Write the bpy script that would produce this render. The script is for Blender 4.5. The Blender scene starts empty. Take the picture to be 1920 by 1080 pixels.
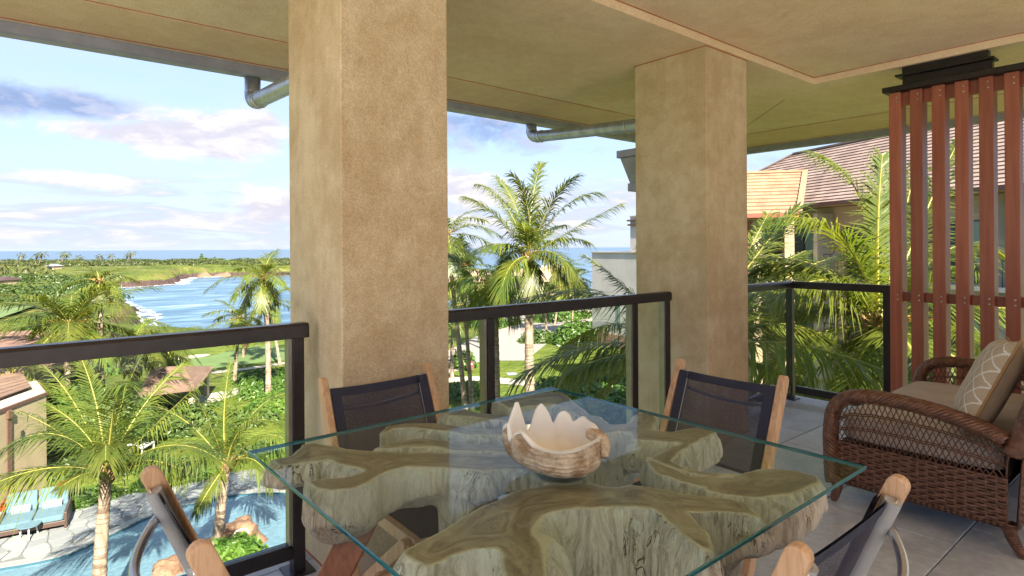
import bpy, bmesh, math, random
import numpy as np
from mathutils import Vector, Matrix, noise

R = math.radians
SC = bpy.context.scene
COL = SC.collection
rnd = random.Random(7)
nrs = np.random.RandomState(7)

# ------------------------------------------------------------------ camera
# world axes: x runs along the balcony front, y out towards the sea, z up; balcony floor is z = 0
EYE = 1.385
F_PX, CX, CY = 1130.0, 960.0, 464.6          # focal length and principal point on a 1920 x 1080 frame
YAW, ROLL = R(-39.8), R(-0.36)
cam = bpy.data.cameras.new('camera')
cam.sensor_width = 36.0
cam.lens = F_PX / 1920 * 36
cam.shift_y = -(540 - CY) / 1920
cam.clip_start = 0.05
cam.clip_end = 60000
camo = bpy.data.objects.new('camera', cam)
COL.objects.link(camo)
camo.matrix_world = Matrix.Translation((0, 0, EYE)) @ (Matrix.Rotation(YAW, 4, 'Z') @ Matrix.Rotation(R(90), 4, 'X') @ Matrix.Rotation(ROLL, 4, 'Z'))
SC.camera = camo
FWD = Vector((-math.sin(YAW), math.cos(YAW), 0))
RGT = Vector((math.cos(YAW), math.sin(YAW), 0))
_m3 = camo.matrix_world.to_3x3()
_r, _u = _m3.col[0].copy(), _m3.col[1].copy()

def ray(px, py):
    return FWD * F_PX + _r * (px - CX) - _u * (py - CY)
def at_z(px, py, z):                          # the point seen at a pixel on a level plane
    d = ray(px, py)
    return Vector((0, 0, EYE)) + d * ((z - EYE) / d.z)
def at(px, py, Z):                            # the point seen at a pixel at depth Z
    return Vector((0, 0, EYE)) + ray(px, py) * (Z / F_PX)
def plan(X, Z, z=0.0):                        # lateral offset, depth -> world
    p = RGT * X + FWD * Z
    return Vector((p.x, p.y, z))

# ------------------------------------------------------------------ light
SUN_EL, SUN_TRAVEL = R(36), Vector((0.28, 0.96, 0))
sun = bpy.data.lights.new('sun', 'SUN')
sun.energy = 3.2
sun.angle = R(0.6)
sun.color = (1.0, 0.90, 0.76)
suno = bpy.data.objects.new('sun', sun)
COL.objects.link(suno)
tdir = SUN_TRAVEL.normalized() * math.cos(SUN_EL) + Vector((0, 0, -math.sin(SUN_EL)))
suno.rotation_euler = tdir.to_track_quat('-Z', 'Y').to_euler()
SC.view_settings.view_transform = 'Standard'
SC.view_settings.look = 'None'
SC.view_settings.exposure = 2.9
SC.view_settings.gamma = 1.0
SC.view_settings.use_curve_mapping = False
SC.render.engine = 'CYCLES'
SC.cycles.use_denoising = True
SC.cycles.max_bounces = 10
SC.cycles.diffuse_bounces = 5
SC.cycles.transparent_max_bounces = 24
SC.cycles.sample_clamp_indirect = 6.0
SC.cycles.caustics_reflective = False
SC.cycles.caustics_refractive = False

# ------------------------------------------------------------------ node helper
class NT:
    def __init__(s, tree):
        s.t = tree; s.n = tree.nodes; s.l = tree.links
    def node(s, typ, **kw):
        n = s.n.new(typ)
        for k, v in kw.items(): setattr(n, k, v)
        return n
    def put(s, sock, v):
        if isinstance(v, bpy.types.NodeSocket): s.l.new(v, sock)
        elif v is not None:
            if isinstance(v, (tuple, list)) and len(v) == 3 and sock.type == 'RGBA': v = (*v, 1)
            sock.default_value = v
    def m(s, op, a, b=None, c=None, clamp=False):
        n = s.node('ShaderNodeMath', operation=op, use_clamp=clamp)
        s.put(n.inputs[0], a); s.put(n.inputs[1], b); s.put(n.inputs[2], c)
        return n.outputs[0]
    def vm(s, op, a, b=None):
        n = s.node('ShaderNodeVectorMath', operation=op)
        s.put(n.inputs[0], a); s.put(n.inputs[1], b)
        return n.outputs['Value'] if op in ('DOT_PRODUCT', 'LENGTH') else n.outputs[0]
    def xyz(s, x, y, z=0.0):
        n = s.node('ShaderNodeCombineXYZ')
        for i, v in enumerate((x, y, z)): s.put(n.inputs[i], v)
        return n.outputs[0]
    def sep(s, v):
        n = s.node('ShaderNodeSeparateXYZ'); s.put(n.inputs[0], v); return n.outputs
    def noise(s, vec, scale, detail=4, rough=0.55, dist=0.0, out='Fac'):
        n = s.node('ShaderNodeTexNoise'); s.put(n.inputs['Vector'], vec)
        n.inputs['Scale'].default_value = scale; n.inputs['Detail'].default_value = detail
        n.inputs['Roughness'].default_value = rough; n.inputs['Distortion'].default_value = dist
        return n.outputs[out]
    def mix(s, f, a, b, mode='MIX'):
        n = s.node('ShaderNodeMix', data_type='RGBA', blend_type=mode)
        s.put(n.inputs[0], f); s.put(n.inputs[6], a); s.put(n.inputs[7], b)
        return n.outputs[2]
    def step(s, v, a, b, lo=0.0, hi=1.0):
        n = s.node('ShaderNodeMapRange', interpolation_type='SMOOTHSTEP')
        s.put(n.inputs[0], v); s.put(n.inputs[1], a); s.put(n.inputs[2], b); s.put(n.inputs[3], lo); s.put(n.inputs[4], hi)
        return n.outputs[0]
    def mapping(s, vec, scale=(1, 1, 1), rot=(0, 0, 0), loc=(0, 0, 0)):
        n = s.node('ShaderNodeMapping'); s.put(n.inputs[0], vec)
        n.inputs['Scale'].default_value = scale; n.inputs['Rotation'].default_value = rot; n.inputs['Location'].default_value = loc
        return n.outputs[0]
    def bump(s, h, strength=0.3, dist=0.01, normal=None):
        n = s.node('ShaderNodeBump'); n.inputs['Strength'].default_value = strength; n.inputs['Distance'].default_value = dist
        s.put(n.inputs['Height'], h)
        if normal is not None: s.put(n.inputs['Normal'], normal)
        return n.outputs[0]

# ------------------------------------------------------------------ world
world = bpy.data.worlds.new('World')
SC.world = world
world.use_nodes = True
W = NT(world.node_tree)
W.n.clear()
sky = W.node('ShaderNodeTexSky', sky_type='NISHITA')
sky.sun_disc = False
sky.sun_elevation = SUN_EL
sky.sun_rotation = math.atan2(-SUN_TRAVEL.x, -SUN_TRAVEL.y)
sky.altitude = 10
sky.air_density = 1.0
sky.dust_density = 0.6
sky.ozone_density = 1.6
SKY_K = 0.05
dvec = W.node('ShaderNodeTexCoord').outputs['Generated']
dn = W.vm('NORMALIZE', dvec)
fx = W.vm('DOT_PRODUCT', dn, tuple(FWD)); rx = W.vm('DOT_PRODUCT', dn, tuple(RGT))
az = W.m('ARCTAN2', rx, fx)
el = W.m('ARCSINE', W.sep(dn)[2])
q = W.xyz(az, W.m('MULTIPLY', el, 2.1), 0.0)
warp = W.noise(q, 5.0, 3, out='Color')
qw = W.vm('ADD', q, W.vm('MULTIPLY', W.vm('SUBTRACT', warp, (0.5, 0.5, 0.5)), (0.12, 0.12, 0.0)))
nA = W.noise(qw, 8.0, 8, 0.62)
nB = W.noise(W.vm('ADD', qw, (0.0, 0.05, 0.0)), 8.0, 8, 0.62)
def blob(a, e, sa, se):
    da = W.m('DIVIDE', W.m('SUBTRACT', az, a), sa); de = W.m('DIVIDE', W.m('SUBTRACT', el, e), se)
    r2 = W.m('ADD', W.m('MULTIPLY', da, da), W.m('MULTIPLY', de, de))
    return W.m('POWER', 2.718, W.m('MULTIPLY', r2, -1.0))
def total(lst):
    s = None
    for amp, args in lst:
        b = W.m('MULTIPLY', blob(*args), amp)
        s = b if s is None else W.m('ADD', s, b)
    return s
lit = total([(1.25, (-0.445, 0.165, 0.085, 0.040)), (0.8, (-0.60, 0.160, 0.13, 0.020)), (0.75, (-0.40, 0.195, 0.04, 0.02)),
             (1.1, (-0.08, 0.105, 0.07, 0.035)), (0.8, (0.02, 0.075, 0.08, 0.02)), (0.5, (0.22, 0.08, 0.06, 0.015)), (1.0, (-0.37, 0.06, 0.07, 0.035)), (0.7, (-0.58, 0.095, 0.14, 0.014)),
             (0.6, (0.95, 0.22, 0.3, 0.05)), (0.6, (-1.3, 0.25, 0.3, 0.06)), (0.6, (2.2, 0.3, 0.4, 0.08)), (0.6, (-2.4, 0.3, 0.4, 0.08))])
dark = total([(1.15, (-0.70, 0.19, 0.06, 0.028)), (1.05, (-0.61, 0.195, 0.055, 0.022)), (1.0, (-0.06, 0.20, 0.13, 0.05)), (0.45, (-0.33, 0.19, 0.03, 0.05)),
              (0.5, (0.42, 0.12, 0.14, 0.03)), (0.4, (0.1, 0.16, 0.1, 0.02)), (0.5, (1.5, 0.3, 0.3, 0.06)), (0.5, (-1.8, 0.35, 0.3, 0.06))])
litm = W.step(W.m('ADD', lit, W.m('MULTIPLY', W.m('SUBTRACT', nA, 0.5), 2.4)), 0.34, 0.85)
darkm = W.step(W.m('ADD', dark, W.m('MULTIPLY', W.m('SUBTRACT', nA, 0.5), 2.6)), 0.36, 1.0)
# streaky cloud bank above the horizon
qs = W.xyz(W.m('MULTIPLY', az, 2.2), W.m('MULTIPLY', el, 13.0), 0.3)
nS = W.noise(qs, 3.0, 7, 0.6, 0.4)
bank = W.m('MULTIPLY', W.step(el, 0.13, 0.075), W.step(el, -0.02, 0.03))
bankm = W.m('MULTIPLY', W.step(nS, 0.40, 0.60), bank)
# thin veil everywhere
veil = W.m('MULTIPLY', W.step(W.noise(qs, 1.1, 5, 0.6), 0.40, 0.75), W.step(el, 0.9, 0.1, 0.0, 0.55))
k = 0.295 / SKY_K
def cc(r, g, b, s): return (r * s * k, g * s * k, b * s * k)
white, pink, lav, blu = cc(0.52, 0.49, 0.47, 1), cc(0.47, 0.42, 0.42, 1), cc(0.29, 0.315, 0.42, 1), cc(0.15, 0.205, 0.345, 1)
shade = W.step(W.m('SUBTRACT', nA, nB), -0.10, 0.10)
skyc = W.mix(0.74, W.mix(1.0, sky.outputs[0], (0.62, 0.70, 0.90), 'MULTIPLY'), cc(0.31, 0.395, 0.54, 1))
hz = W.step(el, 0.20, 0.0, 0.0, 0.75)
c = W.mix(hz, skyc, cc(0.385, 0.430, 0.51, 1))
c = W.mix(W.m('MULTIPLY', veil, 0.75), c, cc(0.40, 0.43, 0.50, 1))
c = W.mix(W.m('MULTIPLY', bankm, 0.8), c, W.mix(W.step(nS, 0.48, 0.68), lav, white))
c = W.mix(W.m('MULTIPLY', darkm, 0.9), c, W.mix(shade, blu, lav))
c = W.mix(W.m('MULTIPLY', litm, 0.93), c, W.mix(shade, W.mix(0.5, lav, pink), white))
bg = W.node('ShaderNodeBackground')
W.put(bg.inputs[0], c); bg.inputs[1].default_value = SKY_K
out = W.node('ShaderNodeOutputWorld')
W.l.new(bg.outputs[0], out.inputs[0])

# ------------------------------------------------------------------ materials
MATS = {}
def new_mat(name):
    m = bpy.data.materials.new(name); m.use_nodes = True
    t = NT(m.node_tree)
    p = t.n['Principled BSDF']; o = t.n['Material Output']
    MATS[name] = m
    return m, t, p, o
def coords(t, kind='Object'):
    if kind == 'World': return t.node('ShaderNodeNewGeometry').outputs['Position']
    return t.node('ShaderNodeTexCoord').outputs[kind]

def mat_plain(name, col, rough=0.6, metal=0.0, var=0.12, scale=12, bump=0.0, bscale=60, spec=0.5, kind='Object'):
    m, t, p, o = new_mat(name)
    v = coords(t, kind)
    n = t.noise(v, scale, 5, 0.6)
    f = t.step(n, 0.25, 0.75, 1 - var, 1 + var)
    c = t.mix(1.0, col, t.xyz(f, f, f), 'MULTIPLY')
    t.put(p.inputs['Base Color'], c)
    p.inputs['Roughness'].default_value = rough; p.inputs['Metallic'].default_value = metal
    p.inputs['Specular IOR Level'].default_value = spec
    if bump: t.put(p.inputs['Normal'], t.bump(t.noise(v, bscale, 4, 0.6), bump, 0.01))
    return m

def mat_stucco(name, c1, c2, bs=1.0):
    m, t, p, o = new_mat(name)
    v = coords(t, 'World')
    big = t.noise(v, 1.6, 5, 0.6, 0.5); med = t.noise(v, 9, 5, 0.65); fine = t.noise(v, 150, 4, 0.7)
    streak = t.noise(t.mapping(v, (14, 14, 1.2)), 1.0, 4, 0.6)
    f = t.m('ADD', t.m('MULTIPLY', big, 0.5), t.m('ADD', t.m('MULTIPLY', med, 0.38), t.m('MULTIPLY', streak, 0.12)))
    c = t.mix(t.step(f, 0.38, 0.62), c1, c2)
    sp = t.step(fine, 0.35, 0.7, 0.80, 1.10)
    c = t.mix(1.0, c, t.xyz(sp, sp, sp), 'MULTIPLY')
    cr = t.m('MULTIPLY', t.step(t.m('ABSOLUTE', t.m('SUBTRACT', t.noise(t.mapping(v, (1.1, 1.1, .8)), 1.6, 7, .6, .5), .5)), 0.0, .0016, 1, 0), t.step(t.noise(v, 1.9, 2), .54, .60))
    c = t.mix(t.m('MULTIPLY', cr, .45), c, tuple(q * .35 for q in c1))
    t.put(p.inputs['Base Color'], c); p.inputs['Roughness'].default_value = 0.9; p.inputs['Specular IOR Level'].default_value = 0.2
    h = t.m('ADD', t.m('MULTIPLY', fine, 0.6), t.m('ADD', t.m('MULTIPLY', t.noise(v, 55, 3, 0.6), 0.5), t.m('MULTIPLY', t.noise(v, 7, 3, .6, 1.0), 1.6)))
    t.put(p.inputs['Normal'], t.bump(h, 0.55 * bs, 0.012))
    return m

def mat_wood(name, c1, c2, c3, axis='Z', scale=1.0, rough=0.5, kind='Object'):
    m, t, p, o = new_mat(name)
    v = coords(t, kind)
    s = {'X': (1.2, 14, 14), 'Y': (14, 1.2, 14), 'Z': (14, 14, 1.2)}[axis]
    n = t.noise(t.mapping(v, tuple(a * scale for a in s)), 2.2, 6, 0.6, 1.2)
    g = t.noise(t.mapping(v, tuple(a * scale * 6 for a in s)), 2.0, 3, 0.6)
    c = t.mix(t.step(n, 0.35, 0.65), c1, c2)
    c = t.mix(t.step(g, 0.55, 0.8, 0, 0.5), c, c3)
    t.put(p.inputs['Base Color'], c); p.inputs['Roughness'].default_value = rough
    t.put(p.inputs['Normal'], t.bump(g, 0.15, 0.004))
    return m

def mat_glass(name, tint, refl=1.0, ior=1.45, rough=0.0):
    m, t, p, o = new_mat(name)
    t.n.remove(p)
    tr = t.node('ShaderNodeBsdfTransparent'); tr.inputs[0].default_value = (*tint, 1)
    gl = t.node('ShaderNodeBsdfGlossy'); gl.inputs['Roughness'].default_value = rough
    gl.inputs['Color'].default_value = (0.9, 0.96, 1.0, 1)
    fr = t.node('ShaderNodeFresnel'); fr.inputs['IOR'].default_value = ior
    geo = t.node('ShaderNodeNewGeometry')
    f = t.m('MULTIPLY', fr.outputs[0], t.m('SUBTRACT', 1.0, geo.outputs['Backfacing']))
    f = t.m('MULTIPLY', f, refl)
    mx = t.node('ShaderNodeMixShader')
    t.put(mx.inputs[0], f); t.l.new(tr.outputs[0], mx.inputs[1]); t.l.new(gl.outputs[0], mx.inputs[2])
    t.l.new(mx.outputs[0], o.inputs[0])
    return m

def mat_sling(name, col, alpha):
    m, t, p, o = new_mat(name)
    v = coords(t)
    p.inputs['Base Color'].default_value = (*col, 1); p.inputs['Roughness'].default_value = 0.75
    w = t.noise(t.mapping(v, (400, 400, 400)), 1.0, 2)
    tr = t.node('ShaderNodeBsdfTransparent')
    mx = t.node('ShaderNodeMixShader')
    t.put(mx.inputs[0], t.step(w, 0.3, 0.7, alpha - 0.08, alpha + 0.08))
    t.l.new(tr.outputs[0], mx.inputs[1]); t.l.new(p.outputs[0], mx.inputs[2]); t.l.new(mx.outputs[0], o.inputs[0])
    return m

def mat_leaf(name, c1, c2, c3, trans=0.35, rough=0.38, scale=3.0):
    m, t, p, o = new_mat(name)
    v = coords(t, 'World')
    n = t.noise(v, scale, 4, 0.6); n2 = t.noise(v, scale * 9, 3, 0.6)
    oi = t.node('ShaderNodeObjectInfo').outputs['Random']
    c = t.mix(t.step(n, 0.35, 0.65), c1, c2)
    c = t.mix(t.step(n2, 0.55, 0.8, 0, 0.6), c, c3)
    b = t.step(oi, 0.0, 1.0, 0.78, 1.18)
    c = t.mix(1.0, c, t.xyz(b, b, t.m('MULTIPLY', b, 0.95)), 'MULTIPLY')
    t.put(p.inputs['Base Color'], c); p.inputs['Roughness'].default_value = rough
    tl = t.node('ShaderNodeBsdfTranslucent')
    t.put(tl.inputs[0], t.mix(1.0, c, (1.5, 1.35, 0.55), 'MULTIPLY'))
    mx = t.node('ShaderNodeMixShader'); mx.inputs[0].default_value = trans
    t.l.new(p.outputs[0], mx.inputs[1]); t.l.new(tl.outputs[0], mx.inputs[2]); t.l.new(mx.outputs[0], o.inputs[0])
    return m

# ------------------------------------------------------------------ mesh helpers
def tag(o, label=None, cat=None, group=None, kind=None):
    if label: o['label'] = label
    if cat: o['category'] = cat
    if group: o['group'] = group
    if kind: o['kind'] = kind
    return o

def empty(name, loc=(0, 0, 0), rz=0.0):
    o = bpy.data.objects.new(name, None)
    COL.objects.link(o)
    o.location = loc; o.rotation_euler = (0, 0, rz); o.empty_display_size = 0.2
    return o

def thing(name, label, cat, loc=(0, 0, 0), rz=0.0, group=None):
    return tag(empty(name, loc, rz), label, cat, group)

class MB:
    """collects shapes in one coordinate frame, then links them as one mesh object"""
    def __init__(s): s.v = []; s.f = []; s.mi = []; s.cur = 0
    def add(s, vs, fs):
        b = len(s.v)
        s.v.extend([tuple(v) for v in vs])
        s.f.extend([tuple(i + b for i in f) for f in fs]); s.mi.extend([s.cur] * len(fs))
        return s
    def box(s, a, b, M=None):
        x0, y0, z0 = a; x1, y1, z1 = b
        vs = [Vector(p) for p in ((x0, y0, z0), (x1, y0, z0), (x1, y1, z0), (x0, y1, z0), (x0, y0, z1), (x1, y0, z1), (x1, y1, z1), (x0, y1, z1))]
        if M: vs = [M @ v for v in vs]
        return s.add(vs, ((3, 2, 1, 0), (4, 5, 6, 7), (0, 1, 5, 4), (1, 2, 6, 5), (2, 3, 7, 6), (3, 0, 4, 7)))
    def cbox(s, c, size, M=None):
        c = Vector(c); h = Vector(size) / 2
        return s.box(c - h, c + h, M)
    def beam(s, p, q, w, h, up=(0, 0, 1)):
        p, q = Vector(p), Vector(q); t = (q - p).normalized()
        sd = t.cross(Vector(up))
        if sd.length < 1e-4: sd = t.cross(Vector((1, 0, 0)))
        sd.normalize(); n = sd.cross(t)
        vs = []
        for e in (p, q):
            for a, b in ((-1, -1), (1, -1), (1, 1), (-1, 1)): vs.append(e + sd * (a * w / 2) + n * (b * h / 2))
        return s.add(vs, ((3, 2, 1, 0), (4, 5, 6, 7), (0, 1, 5, 4), (1, 2, 6, 5), (2, 3, 7, 6), (3, 0, 4, 7)))
    def tube(s, pts, rad, n=8, cap=True, flat=1.0):
        pts = [Vector(p) for p in pts]; k = len(pts)
        if not hasattr(rad, '__len__'): rad = [rad] * k
        vs, fs = [], []; ref = None
        for i, p in enumerate(pts):
            t = (pts[min(i + 1, k - 1)] - pts[max(i - 1, 0)]).normalized()
            if ref is None: ref = Vector((0, 0, 1)) if abs(t.z) < 0.9 else Vector((1, 0, 0))
            a = t.cross(ref)
            if a.length < 1e-5: a = t.cross(Vector((0.3, 1, 0.2)))
            a.normalize(); b = t.cross(a); ref = a.cross(t)
            for j in range(n):
                w = 2 * math.pi * j / n
                vs.append(p + a * (math.cos(w) * rad[i]) + b * (math.sin(w) * rad[i] * flat))
        for i in range(k - 1):
            for j in range(n):
                j2 = (j + 1) % n
                fs.append((i * n + j2, i * n + j, (i + 1) * n + j, (i + 1) * n + j2))
        if cap:
            fs.append(tuple(range(n))); fs.append(tuple(reversed(range((k - 1) * n, k * n))))
        return s.add(vs, fs)
    def prism(s, poly, z0, z1):
        n = len(poly)
        A = sum(poly[i][0] * poly[(i + 1) % n][1] - poly[(i + 1) % n][0] * poly[i][1] for i in range(n))
        if A < 0: poly = poly[::-1]
        vs = [(p[0], p[1], z0) for p in poly] + [(p[0], p[1], z1) for p in poly]
        fs = [tuple(reversed(range(n))), tuple(range(n, 2 * n))]
        for i in range(n): fs.append((i, (i + 1) % n, n + (i + 1) % n, n + i))
        return s.add(vs, fs)
    def extrude(s, poly, M, d):
        """2D outline placed by the matrix M, thickness d along M's z"""
        n = len(poly)
        A = sum(poly[i][0] * poly[(i + 1) % n][1] - poly[(i + 1) % n][0] * poly[i][1] for i in range(n))
        if A < 0: poly = poly[::-1]
        vs = [M @ Vector((p[0], p[1], 0)) for p in poly] + [M @ Vector((p[0], p[1], d)) for p in poly]
        fs = [tuple(reversed(range(n))), tuple(range(n, 2 * n))]
        for i in range(n): fs.append((i, (i + 1) % n, n + (i + 1) % n, n + i))
        return s.add(vs, fs)
    def disc(s, c, r, axis, h, n=12):
        c = Vector(c); a = Vector(axis).normalized()
        return s.tube([c, c + a * h], r, n)
    def grid(s, fn, nu, nv, closed_u=False):
        vs = [fn(i / (nu if closed_u else nu - 1), j / (nv - 1)) for j in range(nv) for i in range(nu)]
        fs = []
        for j in range(nv - 1):
            for i in range(nu if closed_u else nu - 1):
                i2 = (i + 1) % nu
                fs.append((j * nu + i, j * nu + i2, (j + 1) * nu + i2, (j + 1) * nu + i))
        return s.add(vs, fs)
    def build(s, name, mat, parent=None, org=None, smooth=False, bevel=0.0, seg=2, auto=None):
        """org: world origin of the parent (verts are given in world space then)"""
        me = bpy.data.meshes.new(name)
        V = s.v
        if org is not None:
            ox, oy, oz = org; V = [(v[0] - ox, v[1] - oy, v[2] - oz) for v in V]
        me.from_pydata(V, [], s.f)
        for mm in (mat if isinstance(mat, (list, tuple)) else [mat]): me.materials.append(MATS[mm] if isinstance(mm, str) else mm)
        if any(s.mi): me.polygons.foreach_set('material_index', s.mi)
        if smooth: me.polygons.foreach_set('use_smooth', [True] * len(me.polygons))
        me.update()
        o = bpy.data.objects.new(name, me)
        COL.objects.link(o)
        if parent is not None: o.parent = parent
        if bevel:
            b = o.modifiers.new('bevel', 'BEVEL'); b.width = bevel; b.segments = seg; b.limit_method = 'ANGLE'; b.angle_limit = R(40)
        if auto is not None and smooth:
            me.set_sharp_from_angle(angle=R(auto))
        return o

def dup_tree(o, parent=None):
    c = o.copy(); COL.objects.link(c)
    if parent is not None: c.parent = parent
    for ch in list(o.children): dup_tree(ch, c)
    return c

def bez(p0, p1, p2, n):
    return [p0 * (1 - t) ** 2 + p1 * (2 * t * (1 - t)) + p2 * t * t for t in [i / (n - 1) for i in range(n)]]

def raw_mesh(name, V, F, mats, parent=None, smooth=False, mi=None):
    """fast path for numpy arrays of verts and quads/tris"""
    me = bpy.data.meshes.new(name)
    V = np.asarray(V, dtype=np.float32); F = np.asarray(F, dtype=np.int32)
    me.vertices.add(len(V)); me.vertices.foreach_set('co', V.ravel())
    k = F.shape[1]
    me.loops.add(F.size); me.loops.foreach_set('vertex_index', F.ravel())
    me.polygons.add(len(F)); me.polygons.foreach_set('loop_start', np.arange(0, F.size, k, dtype=np.int32))
    for mm in mats: me.materials.append(MATS[mm])
    if mi is not None: me.polygons.foreach_set('material_index', np.asarray(mi, dtype=np.int32))
    me.polygons.foreach_set('use_smooth', np.full(len(F), smooth))
    me.update(calc_edges=True); me.validate()
    o = bpy.data.objects.new(name, me); COL.objects.link(o)
    if parent is not None: o.parent = parent
    return o

# value noise on arrays
_tab = np.random.RandomState(3).rand(64, 64, 64).astype(np.float32)
def vnoise(x, y, z):
    xi, yi, zi = np.floor(x).astype(int), np.floor(y).astype(int), np.floor(z).astype(int)
    fx_, fy_, fz_ = x - xi, y - yi, z - zi
    fx_, fy_, fz_ = [f * f * (3 - 2 * f) for f in (fx_, fy_, fz_)]
    r = 0
    for a in (0, 1):
        for b in (0, 1):
            for c_ in (0, 1):
                w = (fx_ if a else 1 - fx_) * (fy_ if b else 1 - fy_) * (fz_ if c_ else 1 - fz_)
                r = r + w * _tab[(xi + a) & 63, (yi + b) & 63, (zi + c_) & 63]
    return r - 0.5
def fbm(x, y, z, o=4):
    r = 0; a = 1.0
    for i in range(o):
        r = r + a * vnoise(x * 2 ** i + 7.3 * i, y * 2 ** i + 3.1 * i, z * 2 ** i + 1.7 * i); a *= 0.5
    return r
def poly_sdf(px, py, poly):
    """signed distance (negative inside), arrays"""
    P = np.array(poly); n = len(P)
    d = np.full(px.shape, 1e9); s = np.ones(px.shape)
    for i in range(n):
        a = P[i]; b = P[i - 1]
        e = b - a; wx = px - a[0]; wy = py - a[1]
        t = np.clip((wx * e[0] + wy * e[1]) / max(e @ e, 1e-12), 0, 1)
        d = np.minimum(d, (wx - e[0] * t) ** 2 + (wy - e[1] * t) ** 2)
        c1 = py >= a[1]; c2 = py < b[1]; c3 = e[0] * wy > e[1] * wx
        s = np.where((c1 & c2 & c3) | (~c1 & ~c2 & ~c3), -s, s)
    return s * np.sqrt(d)
# ------------------------------------------------------------------ architecture materials
mat_stucco('stucco', (0.57, 0.425, 0.26), (0.75, 0.62, 0.435))
mat_stucco('soffit', (0.78, 0.585, 0.395), (0.87, 0.69, 0.49), 0.5)
mat_stucco('soffit_band', (0.73, 0.515, 0.335), (0.81, 0.61, 0.42), 0.6)
mat_plain('sealant', (0.42, 0.13, 0.05), 0.6)
mat_plain('trim_pale', (0.62, 0.50, 0.38), 0.6)
mat_plain('gutter_metal', (0.30, 0.31, 0.38), 0.4, 0.15, 0.15, 6)
mat_plain('pipe_metal', (0.42, 0.45, 0.52), 0.38, 0.65, 0.25, 9, 0.08, 20)
mat_plain('strap', (0.75, 0.73, 0.66), 0.5)
mat_plain('rail_metal', (0.030, 0.024, 0.026), 0.34, 0.2, 0.2, 20)
mat_plain('rail_edge', (0.30, 0.28, 0.24), 0.35, 0.5)
mat_plain('slab', (0.30, 0.29, 0.28), 0.8, kind='World')
mat_plain('grout', (0.16, 0.15, 0.145), 0.9, kind='World')
mat_plain('screw_metal', (0.62, 0.60, 0.58), 0.28, 0.9)
mat_plain('black_metal', (0.022, 0.018, 0.017), 0.45, 0.3)
mat_plain('pale_wall', (0.60, 0.55, 0.46), 0.85, kind='World', scale=0.7)
mat_glass('rail_glass', (0.965, 0.985, 0.96), 0.45)
mat_glass('rail_glass_edge', (0.55, 0.72, 0.60), 1.0)
mat_glass('table_glass', (0.905, 0.972, 0.955), 0.38, 1.5)

mat_plain('side_bounce_stone', (0.80, 0.78, 0.75), 0.8, kind='World', scale=2)  # for the added floor at the left, kept pale to bounce sun inward
mat_plain('rear_bounce_stone', (0.56, 0.56, 0.56), 0.8, kind='World', scale=2)  # for the added floor behind the camera, greyer to weaken its bounce
m, t, p, o = new_mat('tile')
v = coords(t, 'World')
oi = t.node('ShaderNodeObjectInfo').outputs['Random']
f = t.m('ADD', t.m('MULTIPLY', t.noise(v, 3.2, 6, 0.62, 0.8), 0.6), t.m('MULTIPLY', t.noise(v, 24, 4, 0.6), 0.4))
c = t.mix(t.step(f, 0.34, 0.66), (0.33, 0.355, 0.42), (0.52, 0.555, 0.63))
c = t.mix(t.step(t.noise(v, 2.1, 5, 0.7, 1.5), 0.56, 0.68, 0, 0.4), c, (0.44, 0.40, 0.36))
b = t.step(oi, 0, 1, 0.86, 1.12)
t.put(p.inputs['Base Color'], t.mix(1.0, c, t.xyz(b, b, b), 'MULTIPLY'))
t.put(p.inputs['Roughness'], t.step(f, 0.3, 0.7, 0.34, 0.55))
t.put(p.inputs['Normal'], t.bump(t.noise(v, 60, 4, 0.6), 0.12, 0.006))

m, t, p, o = new_mat('louver_red')
v = coords(t, 'World')
n = t.noise(t.mapping(v, (30, 30, 1.4)), 1.0, 5, 0.65); n2 = t.noise(t.mapping(v, (60, 60, 4)), 1.0, 4, 0.6)
c = t.mix(t.step(n, 0.32, 0.68), (0.30, 0.085, 0.048), (0.40, 0.135, 0.082))
c = t.mix(t.step(n2, 0.62, 0.75, 0, 0.35), c, (0.20, 0.06, 0.04))
oi = t.node('ShaderNodeObjectInfo').outputs['Random']; b = t.step(oi, 0, 1, .80, 1.15)
c = t.mix(1.0, c, t.xyz(b, b, b), 'MULTIPLY')
t.put(p.inputs['Base Color'], c); p.inputs['Roughness'].default_value = 0.38
t.put(p.inputs['Normal'], t.bump(n2, 0.12, 0.004))

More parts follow.
